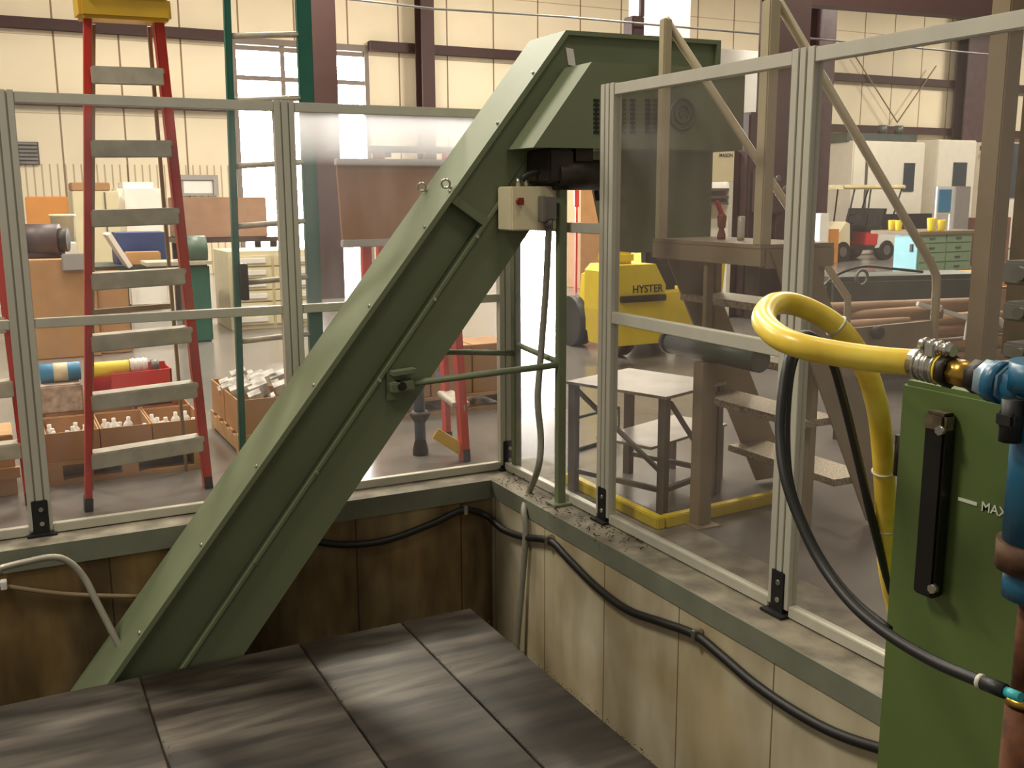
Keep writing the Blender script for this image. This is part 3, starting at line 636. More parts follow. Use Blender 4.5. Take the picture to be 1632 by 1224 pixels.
A, B, Cc, D = at(741, 742, Y=5.45), at(723, 455, Y=5.55), at(713, 728, Y=5.95), at(703, 455, Y=5.95); A.z = Cc.z = 0
l3 = stepladder('step_ladder', 'red step ladder half hidden behind the inclined conveyor, with a yellow foot brace', Cc, D, A, B, red, 1, cap=False)
mesh('foot_brace', MB().bar(at(694, 690, Y=5.52), at(738, 718, Y=5.47), .03, .07, (0, 0, 1), .004), capyellow, l3)
a = at(671, 745, Y=5.72); a.z = 0
dp = thing('drum_stand', 'dark blue-grey post on a splayed black foot between the conveyor and the hidden red ladder', 'post', a)
mesh('post', MB().cyl(a+V((0, 0, .10)), V((a.x-.01, a.y, .70)), .035, 14), mat('slate_blue_steel', (78, 82, 98), .5, .2), dp)
mesh('foot', MB().lathe(a, [(0, .05), (.03, .05), (.1, .034), (.2, .03), (.26, .07), (.28, .05)], 14), darksteel, dp)

# ================================================================== PALLETS AND BOXES BEHIND THE BACK FENCE
def pallet(label, x0, x1, y0, y1):
    o = thing('pallet', label, 'pallet', ((x0+x1)/2, (y0+y1)/2, 0), 'timber pallets behind the back fence')
    for k in range(5):
        f = y0+(y1-y0-.1)*k/4; mesh('deck_board', MB().box(x0, x1, f, f+.1, .11, .132), pine, o)
    for k in range(3):
        f = x0+(x1-x0-.09)*k/2; mesh('runner', MB().box(f, f+.09, y0, y1, .022, .11), pine, o)
    for f in (y0, y1-.1): mesh('base_board', MB().box(x0, x1, f, f+.1, 0, .022), pine, o)
    return o
def tray(x0, x1, y0, y1, z0, h, label, grp='open cardboard trays on the pallets', m=cardboard):
    t_ = .008
    mb = MB().box(x0, x1, y0, y0+t_, z0, z0+h).box(x0, x1, y1-t_, y1, z0, z0+h).box(x0, x0+t_, y0+t_, y1-t_, z0, z0+h).box(x1-t_, x1, y0+t_, y1-t_, z0, z0+h).box(x0+t_, x1-t_, y0+t_, y1-t_, z0, z0+t_)
    return solo('cardboard_tray', mb, m, label, 'box', ((x0+x1)/2, (y0+y1)/2, z0), grp)
pallet('timber pallet under the open cardboard trays, seen through the red step ladder', .16, 1.06, 6.05, 7.0)
px = [.17, .46, .745, 1.045]
nm = ['left', 'middle', 'right']
desc = [('front row tray at the left rail of the red step ladder', 'front row tray in the middle of the pallet behind the red step ladder', 'front row tray at the right rail of the red step ladder'),
        ('back row tray under the blue and white canister', 'back row tray under the yellow roll', 'back row tray under the right end of the red bin')]
for r in range(2):
    for i in range(3):
        tray(px[i]+.003, px[i+1]-.003, 6.06+.47*r, 6.51+.47*r, .133, .165, 'open cardboard ' + desc[r][i])
rnd = random.Random(11)
bw = MB().lathe((0, 0, 0), [(0, .026), (.11, .028), (.125, .02), (.135, .011), (.155, .012), (.157, .004)], 12)
n = 0
bproto = None
for i in range(3):
    for u in range(4):
        for v in range(3):
            x = px[i]+.05+u*.062; y = 6.115+v*.11
            if rnd.random() < .35: continue
            if bproto is None:
                bproto = solo('spray_bottle', bw, white, 'small white bottle standing in an open cardboard tray', 'bottle', (0, 0, 0), 'white bottles in the trays'); bproto.location = (x, y, .141)
            else:
                c = bproto.copy(); COL.objects.link(c); c.location = (x, y, .141); c.rotation_euler = (rnd.uniform(-.12, .12), rnd.uniform(-.12, .12), 0)
# red bin, yellow roll, white roll, blue canister, jar
Yb = 6.62
b0, b1 = at(148, 622, Y=Yb), at(271, 592, Y=Yb)
rb = thing('storage_bin', 'red plastic bin with a cut-away left front on the cardboard trays', 'bin', (b0.x, Yb, b0.z))
zt0 = .299; zt1 = b1.z+.02
mesh('bin_body', MB().box(b0.x, b1.x, Yb+.2, Yb+.21, zt0, zt1+.02).prism([(b0.x+.11, Yb, zt0), (b1.x, Yb, zt0), (b1.x+.01, Yb, zt1), (b0.x+.11, Yb, zt1-.01)], (0, .01, 0)).box(b1.x, b1.x+.01, Yb, Yb+.21, zt0, zt1).box(b0.x, b0.x+.01, Yb, Yb+.21, zt0, zt1-.05).box(b0.x, b1.x, Yb, Yb+.21, zt0-.0, zt0+.01).box(b0.x, b0.x+.11, Yb, Yb+.01, zt0, zt0+.04), crate_red, rb)
a, b = at(140, 584, Y=6.72), at(205, 579, Y=6.72); a.z = b.z = zt1+.01
solo('film_roll', MB().cyl(a, b, .05, 18), yellow, 'yellow roll lying across the red bin', 'roll', (a+b)/2)
c, d = at(206, 578, Y=6.72), at(234, 575, Y=6.72); c.z = d.z = zt1+.02
m = MB().cyl(c, d, .045, 18)
for f in (.2, .5, .8): m.torus(c.lerp(d, f), (1, 0, 0), .043, .007, 18, 6)
solo('tape_roll', m, white, 'white ribbed roll at the end of the yellow roll', 'roll', (c+d)/2)
e1, e2 = at(240, 578, Y=6.72), at(252, 576, Y=6.72); e1.z = e2.z = zt1+.01
solo('clear_jar', MB().cyl(e1, e2, .04, 16), greysteel, 'greyish jar lying right of the white ribbed roll', 'jar', e1)
a, b = at(63, 594, Y=6.75), at(128, 592, Y=6.75); a.z = b.z = at(95, 593, Y=6.75).z
cn_ = thing('canister', 'blue canister with a cream label band lying on the back trays', 'canister', a)
mesh('can', MB().cyl(a, b, .058, 20), midblue, cn_); mesh('label_band', MB().cyl(a.lerp(b, .33), a.lerp(b, .68), .0595, 20), cream, cn_)
# a wrapped stack under the canister
q0, q1 = at(60, 655, Y=6.7), at(130, 612, Y=6.7)
solo('wrapped_pack', MB().box(q0.x, q1.x, 6.62, 6.85, .299, a.z-.06, .01), mat('crumpled_wrap', (206, 184, 164), .4, var=.25, scale=18), 'pale shrink-wrapped pack under the blue canister', 'pack', (q0.x, 6.7, .299))
# second and third pallet
pallet('timber pallet half hidden behind the lower conveyor, right of the first pallet', 1.27, 2.05, 6.2, 7.1)
for i, (x0, x1, y0, lb) in enumerate(((1.28, 1.65, 6.22, 'cardboard tray of packed white parts at the left front of the second pallet'), (1.66, 2.04, 6.22, 'cardboard tray at the right front of the second pallet'), (1.28, 1.65, 6.66, 'cardboard tray at the left back of the second pallet'), (1.66, 2.04, 6.66, 'cardboard tray at the right back of the second pallet'))):
    tray(x0, x1, y0, y0+.42, .133, .22, lb)
wr = MB(); rnd = random.Random(5)
for k in range(46):
    x, y = rnd.uniform(1.31, 2.0), rnd.uniform(6.26, 7.0); s = rnd.uniform(.03, .06); wr.obox((x, y, .30+rnd.uniform(0, .09)), V((s, 0, s*.3)), V((0, s*.7, .01)), V((-.01, 0, s*.6)))
solo('wrapped_parts', wr, mat('shiny_wrapped_parts', (214, 208, 200), .25, var=.3, scale=14), 'heap of shiny wrapped parts filling the trays of the second pallet', 'parts', (1.6, 6.6, .29), None, 'stuff')
pallet('timber pallet seen under the conveyor between the hidden ladder and the corner post', 2.45, 3.5, 6.75, 7.6)
for x0, x1, lb in ((2.46, 2.80, 'cardboard box left of the blue label on the pallet by the corner post'), (2.81, 3.14, 'cardboard box with a blue label on the pallet by the corner post'), (3.15, 3.48, 'cardboard box behind the corner post at the right end of its pallet')):
    bxo = thing('cardboard_box', lb, 'box', ((x0+x1)/2, 6.95, .133), 'cardboard boxes by the corner post')
    mesh('carton', MB().box(x0, x1, 6.77, 7.15, .133, .50, .004), cardboard, bxo)
    if 'with a blue' in lb: mesh('paper_label', MB().box(x0+.03, x0+.13, 6.766, 6.771, .25, .32), blueglow, bxo)
wc = at(8, 740, Y=5.95)
solo('wood_crate', MB().box(wc.x-.3, wc.x+.05, 5.95, 6.3, 0, .34, .005).box(wc.x-.32, wc.x+.07, 5.93, 5.97, .1, .16), pine, 'pale timber crate on the floor at the left edge of the picture', 'crate', (wc.x, 6.1, 0))

# ================================================================== CORNER RACK WITH BROWN BOARD, DRAWER CABINET
RY = 8.2
r0_, r1_ = at(537, 262, Y=RY), at(790, 270, Y=RY); rz = at(545, 388, Y=RY).z
rk = thing('parts_rack', 'red-legged rack with a grey top frame and a big brown board, left of the conveyor', 'rack', (r0_.x, RY, 0))
mesh('board', MB().prism([(r0_.x, RY, r0_.z), (r1_.x, RY, r0_.z), (r1_.x-.03, RY, rz), (r0_.x+.03, RY, rz)], (0, .04, 0)), brownboard, rk)
mesh('board_rail', MB().box(r0_.x-.01, r1_.x, RY-.03, RY+.05, r0_.z-.01, r0_.z+.05, .008), purplegrey, rk)
mesh('board_rail', MB().box(r0_.x+.02, r1_.x, RY-.04, RY+.05, rz-.035, rz+.03, .008), purplegrey, rk)
t0, t1 = at(592, 232, Y=RY+.35), at(722, 238, Y=RY+.35)
mesh('top_frame', MB().box(t0.x, t1.x, RY+.33, RY+.38, t0.z-.06, t0.z, .004).box(t0.x, t0.x+.05, RY+.0, RY+.33, t0.z-.11, t0.z-.03), greysteel, rk)
for x in (t0.x+.06, t1.x-.06): mesh('leg', MB().box(x-.04, x+.04, RY+.3, RY+.38, 0, t0.z-.06, .004), red, rk)
mesh('leg', MB().box(at(583, 400, Y=RY+.1).x-.04, at(583, 400, Y=RY+.1).x+.04, RY+.06, RY+.14, 0, rz, .004), red, rk)
KY = 12.3
c0, c1 = at(366, 404, Y=KY), at(505, 525, Y=KY)
dc = thing('drawer_cabinet', 'cream drawer cabinet with label holders behind the green ladder', 'cabinet', (c0.x, KY, 0))
mesh('carcass', MB().box(c0.x-.02, c1.x, KY+.02, KY+.9, 0, c0.z+.02, .006), cream, dc)
nd = 6; cw = (c1.x-c0.x)/2.0
for cI in range(2):
    for k in range(nd):
        z0 = .06+(c0.z-.08)/nd*k; z1 = z0+(c0.z-.08)/nd-.015
        dr = mesh('drawer', MB().box(c0.x+.01+cw*cI, c0.x+cw*(cI+1)-.02, KY-.005, KY+.019, z0, z1, .004), cream, dc)
        mesh('label_holder', MB().box(c0.x+.08+cw*cI, c0.x+cw*(cI+1)-.09, KY-.022, KY-.006, (z0+z1)/2-.03, (z0+z1)/2+.035, .006), white, dr)

# ================================================================== CLUTTER AGAINST THE FAR WALL, LEFT
def pbox(name, x0, y0, x1, y1, Y, depth, m, label, cat, z0=None, bev=.01, group=None):
    a, b = at(x0, y1, Y=Y), at(x1, y0, Y=Y); zb = a.z if z0 is None else z0
    return solo(name, MB().box(a.x, b.x, Y, Y+depth, zb, b.z, bev), m, label, cat, ((a.x+b.x)/2, Y+depth/2, zb), group)
# long bench carrying most of it
TY = 12.0
ta, tb = at(48, 424, Y=TY), at(330, 424, Y=TY); bz = at(200, 424, Y=TY).z
bn = thing('workbench', 'long grey bench carrying the clutter behind the red step ladder', 'workbench', ((ta.x+tb.x)/2, TY+.4, 0))
mesh('bench_top', MB().box(ta.x-.3, tb.x, TY, TY+.9, bz-.06, bz, .008), darkgreen2, bn)
for x in (ta.x-.25, (ta.x+tb.x)/2, tb.x-.05): mesh('leg', MB().box(x, x+.06, TY+.05, TY+.12, 0, bz-.06), darkgreen2, bn); mesh('leg', MB().box(x, x+.06, TY+.78, TY+.85, 0, bz-.06), darkgreen2, bn)
pbox('cardboard_carton', 52, 412, 150, 500, 11.0, .8, cardboard, 'big brown carton on the floor left of the tall red step ladder', 'box', 0)
pbox('cardboard_carton', 157, 436, 202, 500, 11.1, .6, cardboard, 'smaller brown carton on the floor behind the left rail of the red step ladder', 'box', 0)
cz = at(100, 412, Y=11).z
mt = thing('electric_motor', 'dark rounded motor lying on the big brown carton', 'motor', at(70, 395, Y=11.35))
m0 = at(70, 405, Y=11.3)
mesh('housing', MB().cyl((m0.x-.22, 11.45, cz+.17), (m0.x+.16, 11.35, cz+.17), .165, 18), plum, mt); mesh('base', MB().box(m0.x-.2, m0.x+.2, 11.3, 11.55, cz+.001, cz+.05), plum, mt)
mesh('end_bell', MB().cyl((m0.x+.12, 11.36, cz+.17), (m0.x+.24, 11.33, cz+.17), .12, 18), darksteel, mt)
pbox('display_board', 44, 313, 108, 364, 13.3, .06, orange, 'orange board standing above the dark motor', 'board', 0)
bk = at(104, 386, Y=12.3); bt = at(104, 342, Y=12.3)
solo('bucket', MB().lathe((bk.x, 12.45, bz+.001), [(0, .1), (bt.z-bz-.03, .125), (bt.z-bz-.02, .14), (bt.z-bz, .138)], 20), cream, 'cream plastic bucket in front of the orange board', 'bucket', (bk.x, 12.45, bz))
pbox('paper_cup', 104, 386, 122, 424, 12.05, .12, white, 'white paper pack in front of the cream bucket', 'pack', bz+.001)
pbox('grey_pouch', 100, 404, 136, 432, 10.95, .04, purplegrey, 'grey pouch hanging on the front of the big brown carton', 'pouch')
mi = thing('equipment_case', 'cream cabinet with a brown lid left of the white tank, behind the red ladder', 'cabinet', at(165, 330, Y=15))
pa, pb_ = at(118, 345, Y=15.0), at(188, 304, Y=15.0)
mesh('case', MB().box(pa.x, pb_.x, 15, 15.7, 0, pb_.z, .01), cream, mi); mesh('lid', MB().box(pa.x, pb_.x-.1, 15, 15.6, pb_.z+.001, at(150, 291, Y=15).z, .01), cardboard, mi)
for f in (.35, .68): mesh('door_seam', MB().box(pa.x+(pb_.x-pa.x)*f, pa.x+(pb_.x-pa.x)*f+.02, 14.99, 15.0, pb_.z-.55, pb_.z-.02), greysteel, mi)
pa, pb_ = at(190, 345, Y=15.2), at(256, 290, Y=15.2)
solo('white_tank', MB().box(pa.x, pb_.x, 15.2, 16.0, 0, pb_.z, .09), white, 'white rounded tank behind the steps of the red step ladder', 'tank', (pa.x, 15.6, 0))
a, b = at(170, 372, Y=11.9), at(204, 424, Y=11.9)
solo('silver_panel', MB().bar(a, b, .05, .5, (0, 1, 0), .004), white, 'tilted silver panel edge leaning between the ladder rails', 'panel', b)
pbox('parts_bin', 186, 370, 266, 402, 12.3, .5, navy, 'navy blue bin on the bench behind the red step ladder', 'bin', bz+.001)
pbox('cardboard_carton', 202, 401, 256, 424, 12.02, .2, cardboard, 'low brown box on the bench in front of the navy bin', 'box', bz+.001)
gm_ = thing('green_grinder', 'dark green bench machine right of the navy bin', 'machine', at(310, 420, Y=11.5))
ga, gb_ = at(296, 456, Y=11.5), at(331, 376, Y=11.5)
mesh('body', MB().box(ga.x, gb_.x, 11.5, 11.9, 0, at(310, 422, Y=11.5).z, .02), darkgreen, gm_); mesh('head', MB().cyl((ga.x, 11.7, gb_.z-.17), (gb_.x, 11.7, gb_.z-.17), .17, 16), mat('grey_green_head', (70, 92, 76), .5), gm_)
mesh('table', MB().box(ga.x-.4, gb_.x+.02, 11.45, 11.95, at(310, 422, Y=11.5).z, at(310, 416, Y=11.5).z), ladderstep, gm_)
pbox('shipping_box', 289, 314, 424, 380, 13.6, .9, mat('faded_cardboard', (164, 128, 104), .8, var=.06), 'long faded brown box standing behind the drawer cabinet', 'box', at(300, 380, Y=13.6).z)
sb = at(300, 380, Y=13.6).z; a, b = at(292, 380, Y=13.6), at(420, 380, Y=13.6)
rk2 = thing('low_rack', 'dark low rack under the long faded brown box', 'rack', (a.x, 14, 0))
mesh('shelf', MB().box(a.x-.1, b.x+.3, 13.55, 14.6, sb-.06, sb-.001), plum, rk2)
for x in (a.x, b.x+.1):
    for y in (13.6, 14.5): mesh('leg', MB().box(x, x+.08, y, y+.08, 0, sb-.06), plum, rk2)
fa, fb_ = at(290, 312, Y=WY-.12), at(347, 279, Y=WY-.12)
nb = thing('notice_board', 'grey framed notice board on the far wall left of the daylight opening', 'board', (fa.x, WY-.1, fa.z))
mesh('frame', MB().box(fa.x, fb_.x, WY-.09, WY-.02, fa.z, fb_.z).box(fa.x, fb_.x, WY-.14, WY-.09, fb_.z-.1, fb_.z).box(fb_.x-.1, fb_.x, WY-.14, WY-.09, fa.z, fb_.z-.1), purplegrey, nb); mesh('sheet', MB().box(fa.x+.05, fb_.x-.12, WY-.1, WY-.091, fa.z+.05, fb_.z-.12), white, nb)
va, vb = at(28, 262, Y=WY-.1), at(61, 226, Y=WY-.1)
vn = thing('wall_vent', 'dark louvred vent high on the far wall at the left', 'vent', (va.x, WY-.08, va.z))
mesh('frame', MB().box(va.x, vb.x, WY-.06, WY-.01, va.z, vb.z), plum, vn)
for k in range(6): z = va.z+(vb.z-va.z)*(k+.5)/6; mesh('louvre', MB().box(va.x+.03, vb.x-.03, WY-.1, WY-.06, z-.02, z+.02), greysteel, vn)

# ================================================================== BEYOND THE RIGHT FENCE
# forklift seen from the rear
FY0 = 7.75
fa, fb2 = at(968, 588, Y=FY0), at(1062, 420, Y=FY0)
fx0, fx1, fz = fa.x, fb2.x, fb2.z
fk = thing('forklift', 'yellow forklift seen from behind, counterweight with black lettering, beyond the hazy fence', 'forklift', ((fx0+fx1)/2, FY0+.8, 0))
mesh('counterweight', MB().prism([(fx0+.05, FY0, .22), (fx0, FY0, .55), (fx0, FY0, fz-.06), (fx0+.06, FY0, fz), (fx1-.12, FY0, fz), (fx1, FY0, fz-.2), (fx1, FY0, .55), (fx1-.03, FY0, .22)], (0, .42, 0)), yellow, fk)
za = at(1030, 474, Y=FY0).z
mesh('bumper', MB().box(fx0+.12, fx1-.02, FY0-.05, FY0-.001, za-.035, za+.025, .008), darksteel, fk)
tp = at(1008, 467, Y=FY0-.004)
text(fk, 'HYSTER', (tp.x, FY0-.001, tp.z), (1, 0, 0), (0, 0, 1), .098, black, .004, .012)
cx0 = at(932, 500, Y=FY0+1.3).x; cx1 = cx0+1.0
mesh('chassis', MB().box(cx0, cx1, FY0+.421, FY0+1.3, .18, fz-.3, .02), yellow, fk)
mesh('seat', MB().box(cx0+.2, cx0+.6, FY0+.45, FY0+.6, fz-.299, fz+.30, .04).box(cx0+.2, cx0+.6, FY0+.601, FY0+1.1, fz-.299, fz-.1, .03), black, fk)
mesh('engine_hood', MB().box(fx0+.12, fx0+.36, FY0+.1, FY0+.4, fz+.001, fz+.12, .03), yellow, fk)
for x in (cx0-.06, cx1-.1): mesh('wheel', MB().cyl((x, FY0+.72, .24), (x+.16, FY0+.72, .24), .24, 20), rubber, fk)
for x in (cx0-.06, cx1-.1): mesh('wheel', MB().cyl((x, FY0+1.55, .27), (x+.18, FY0+1.55, .27), .27, 20), rubber, fk)
for x in (cx0+.3, cx1-.1): mesh('guard_post', MB().bar((x, FY0+.62, fz-.3), (x, FY0+.75, 2.0), .05, .05), darksteel, fk)
mesh('axle_frame', MB().box(cx0+.1, cx1-.1, FY0+1.301, FY0+1.75, .2, .45), darksteel, fk)
mesh('guard_roof', MB().box(cx0+.25, cx1, FY0+.7, FY0+1.3, 2.0, 2.05), darksteel, fk)
ma, mb_ = at(1112, 480, Y=FY0+.9), at(1160, 392, Y=FY0+.9)
mesh('side_tank', MB().prism([(fx1-.05, FY0+.9, ma.z), (mb_.x-.06, FY0+.9, ma.z), (mb_.x, FY0+.9, mb_.z+.06), (ma.x+.0, FY0+.9, mb_.z+.06), (fx1-.02, FY0+.9, ma.z+.3)], (0, .6, 0)), yellow, fk)
# dark machine tool with column
MY = 10.3
DX0, DX1 = at(1160, 300, Y=MY).x, at(1262, 300, Y=MY).x; DXm = at(1192, 300, Y=MY).x
dm = thing('machine_tool', 'tall dark reddish machine tool behind the stair platform', 'machine', ((DX0+DX1)/2, MY+.4, 0))
mesh('column', MB().box(DXm, DX1-.02, MY, MY+.7, 0, at(1200, 178, Y=MY).z, .03), plum, dm); mesh('column_side', MB().box(DX0+.12, DXm-.001, MY+.15, MY+.6, 0, at(1180, 238, Y=MY).z, .03), plum, dm)
mesh('spindle_head', MB().box(DXm+.05, DX1-.2, MY-.4, MY, 1.35, 1.95, .03).cyl((DXm+.2, MY-.2, 1.0), (DXm+.2, MY-.2, 1.36), .09, 16), plum, dm)
for k in range(3): mesh('hand_knob', MB().cyl((DXm+.12+.12*k, MY-.44, 1.8-.13*k), (DXm+.12+.12*k, MY-.401, 1.8-.13*k), .035, 14), greysteel, dm)
mesh('work_table', MB().box(DX0, DX1, MY-.6, MY-.01, .75, .9, .02).box(DXm, DX1-.1, MY-.3, MY-.01, 0, .75), darksteel, dm)
# sign sheet, shelf things right of the chute
sy = 9.6
sa, sb_ = at(1140, 289, Y=sy), at(1171, 229, Y=sy)
sg = thing('sign_sheet', 'cream sheet with small dark print along its top, right of the green chute', 'sign', (sa.x, sy, sa.z))
mesh('sheet', MB().box(sa.x-.1, sb_.x, sy, sy+.03, sa.z, sb_.z), mat('pale_sign_sheet', (240, 228, 190), .5, var=.02), sg)
text(sg, 'MASON', (at(1146, 250, Y=sy).x, sy-.001, at(1146, 250, Y=sy).z), (1, 0, 0), (0, 0, 1), .058, black, .002, .006)
sh = thing('open_shelf', 'grey shelf stacked under the cream sheet', 'shelf', (sa.x, sy, 0))
mesh('shelf_post', MB().box(sb_.x-.06, sb_.x, sy, sy+.4, 0, sa.z-.003), white, sh)
mesh('shelf_back', MB().box(sa.x-.1, sb_.x-.061, sy+.36, sy+.4, 0, sa.z-.003), greysteel, sh)
for yy in (300, 312, 322): z = at(1155, yy, Y=sy).z; mesh('shelf_board', MB().box(sa.x-.1, sb_.x-.061, sy, sy+.359, z-.03, z), greysteel, sh)
ra = at(1143, 318, Y=3.9)
rd = thing('red_valve', 'small red valve standing on the stair platform beside the chute', 'valve', (at(1148, 372, Y=3.95).x, 3.95, 1.385))
rx = at(1150, 365, Y=3.95).x
mesh('body', MB().lathe((rx, 3.95, 1.385), [(0, .02), (.02, .022), (.05, .012), (.06, .02), (.11, .024), (.13, .012)], 14), mat('dull_red_brass', (150, 92, 76), .45, .3), rd)
mesh('handle', MB().bar((rx, 3.95, 1.50), (rx-.035, 3.95, 1.57), .022, .02, bev=.004), mat('bright_red_cap', (206, 60, 66), .4), rd)
gx = at(1181, 367, Y=3.8).x
gr_ = MB().lathe((gx, 3.8, 1.385), [(0, .016), (.02, .018), (.11, .018), (.114, .012)], 14)
solo('clear_vial', gr_, mat('pale_vial', (206, 196, 184), .2), 'pale upright vial on the stair platform right of the red valve', 'vial', (gx, 3.8, 1.385))
# white duct and sheet high on the back wall
da, db = at(1034, 80, Y=16), at(1100, 80, Y=16)
solo('white_duct', MB().box(da.x, db.x, 16, 16.7, 0, 8.9, .02), white, 'tall white square duct rising behind the conveyor head', 'duct', ((da.x+db.x)/2, 16.3, 0))
pbox('white_sheet', 1138, 82, 1212, 178, 12.0, .05, white, 'large white panel behind the upper stair rail', 'panel', 0, .005)
ka, kb2 = at(1008, 60, Y=15), at(1028, 26, Y=15)
solo('wall_heater', MB().box(ka.x, kb2.x, 15, 15.3, ka.z-.3, kb2.z, .02).box(kb2.x-.05, kb2.x+.02, 15.05, 15.12, kb2.z, 8.95), brownred, 'red-brown hanging bracket left of the white duct', 'bracket', (ka.x, 15, ka.z))
# tan post near the right edge
pa = at(1600, 300, Y=3.05)
solo('tan_post', MB().box(pa.x-.05, pa.x+.05, 3.05, 3.15, 0, 4.2, .006), tan, 'tan square post behind the glass at the right edge, above the blue pump', 'post', (pa.x, 3.1, 0))
# bundle of brown bars with a white strap, long grey machine bed behind
BY = 4.4
brs = [((1300, 494), (1575, 484), .05), ((1310, 508), (1500, 497), .046), ((1440, 512), (1600, 506), .045), ((1430, 531), (1600, 520), .05), ((1440, 555), (1605, 541), .05), ((1290, 524), (1450, 516), .05), ((1440, 578), (1605, 562), .05)]
lbs = ['topmost brown bar of the bundle, running in front of the grey machine bed', 'brown bar just under the topmost bar, left of the handrail end', 'short brown bar under the white strap end', 'brown bar the white strap hangs over, right of the handrail', 'second lowest brown bar of the bundle, right of the handrail', 'brown bar at the lower left of the bundle, behind the yellow hose', 'lowest brown bar of the bundle, just above the brass coupling']
for (p0, p1, r), lb in zip(brs, lbs):
    a, b = at(*p0, Y=BY+.6), at(*p1, Y=BY+.2); r = 11/1600*((a+b)/2-V((0, 0, EYE))).dot(FWD)
    solo('steel_bar', MB().cyl(a, b, r, 16), pipe_brown, lb, 'bar', (a+b)/2, 'brown bars in the strapped bundle')
rc0, rc1 = at(1300, 600, Y=BY+.45), at(1600, 600, Y=BY+.25)
ck = thing('bar_cradle', 'dark steel cradle under the bundle of brown bars', 'cradle', ((rc0.x+rc1.x)/2, BY+.4, 0))
zc = at(1450, 592, Y=BY+.4).z
for f in (.1, .55, .95):
    x = rc0.x+(rc1.x-rc0.x)*f; mesh('upright', MB().box(x-.03, x+.03, BY+.32, BY+.40, 0, zc+.0), darksteel, ck)
mesh('beam', MB().bar((rc0.x, BY+.45, zc), (rc1.x+.1, BY+.25, zc), .06, .06), darksteel, ck)
s0, s1, s2, s3 = at(1462, 484, Y=BY+.22), at(1545, 508, Y=BY+.14), at(1541, 530, Y=BY+.14), at(1600, 520, Y=BY+.1)
wsx = thing('lifting_strap', 'white webbing strap draped over the brown bars', 'strap', s1)
mesh('webbing', MB().bar(s0, s1, .03, .03, (0, 0, 1), .004), white, wsx); mesh('hanging_end', MB().bar(s1+V((0, 0, .01)), s2+V((0, 0, -.05)), .012, .05, (1, 0, 0)), white, wsx)
solo('rope_end', MB().tube([at(1560, 512, Y=BY+.1), at(1577, 506, Y=BY+.1), at(1592, 509, Y=BY+.1), at(1600, 520, Y=BY+.1)], .018, 10, 4), white, 'short white rope end right of the webbing strap', 'rope', s3)
my = 5.9
m0, m1 = at(1330, 480, Y=my), at(1597, 475, Y=my-.4)
mbd = thing('machine_bed', 'long grey-green machine bed behind the brown bars', 'machine', ((m0.x+m1.x)/2, my, 0))
zt2 = at(1450, 436, Y=my).z
mesh('bed', MB().bar((m0.x, my+.25, zt2-.13), (m1.x, my-.1, zt2-.13), .5, .26, bev=.04), darkgreen2, mbd)
mesh('base', MB().bar((m0.x+.2, my+.25, (zt2-.26)/2), (m1.x-.2, my-.08, (zt2-.26)/2), .4, zt2-.26), darkgreen2, mbd)
mesh('hand_wheel', MB().torus((at(1358, 448, Y=my).x, my-.1, zt2+.0), (0, 1, 0), .06, .012, 18, 8), greysteel, mbd)
solo('black_hose', MB().tube([at(1300, 470, Y=my-.2), at(1330, 440, Y=my), at(1375, 425, Y=my), at(1420, 428, Y=my), at(1470, 433, Y=my)], .012, 8, 5), rubber, 'thin black hose arched over the grey machine bed', 'hose', at(1375, 425, Y=my))
dg = thing('guard_plate', 'brown steel guard plate with a black knob behind the loop of the yellow hose', 'plate', at(1420, 560, Y=3.3))
g0_, g1_ = at(1345, 560, Y=3.32), at(1492, 512, Y=3.32)
mesh('plate', MB().prism([(g0_.x, 3.32, g1_.z), (g1_.x-.03, 3.32, g1_.z+.005), (g1_.x, 3.32, g1_.z-.12), (g1_.x, 3.32, g1_.z-.24), (g0_.x+.02, 3.32, g1_.z-.22)], (0, .02, 0)), beige, dg)
lg = at(1478, 560, Y=3.33).x; mesh('leg', MB().box(lg-.03, lg+.03, 3.341, 3.39, 0, g1_.z-.05), beige, dg)
kn = at(1396, 530, Y=3.3); mesh('knob', MB().lathe((kn.x, 3.318, kn.z), [(-.05, .012), (-.045, .03), (-.02, .034), (0, .015)], 14, (0, 1, 0)), black, dg)
# orange timbers at the right
for k, (yy, lb) in enumerate(((438, 'upper orange-brown plank at the right behind the machine bed'), (450, 'lower orange-brown plank at the right behind the machine bed'))):
    a, b = at(1520, yy, Y=6.9), at(1640, yy-3, Y=6.4)
    solo('plank', MB().bar(a, b, .3, .07, bev=.004), orange, lb, 'plank', (a+b)/2, 'planks behind the machine bed')
pt = at(1580, 480, Y=6.6); zq = at(1580, 456, Y=6.6).z
solo('plank_stack', MB().box(pt.x-.5, pt.x+.8, 6.45, 7.0, 0, zq-.02, .01), pine, 'pale block of timber under the orange-brown planks', 'timber', (pt.x, 6.7, 0))

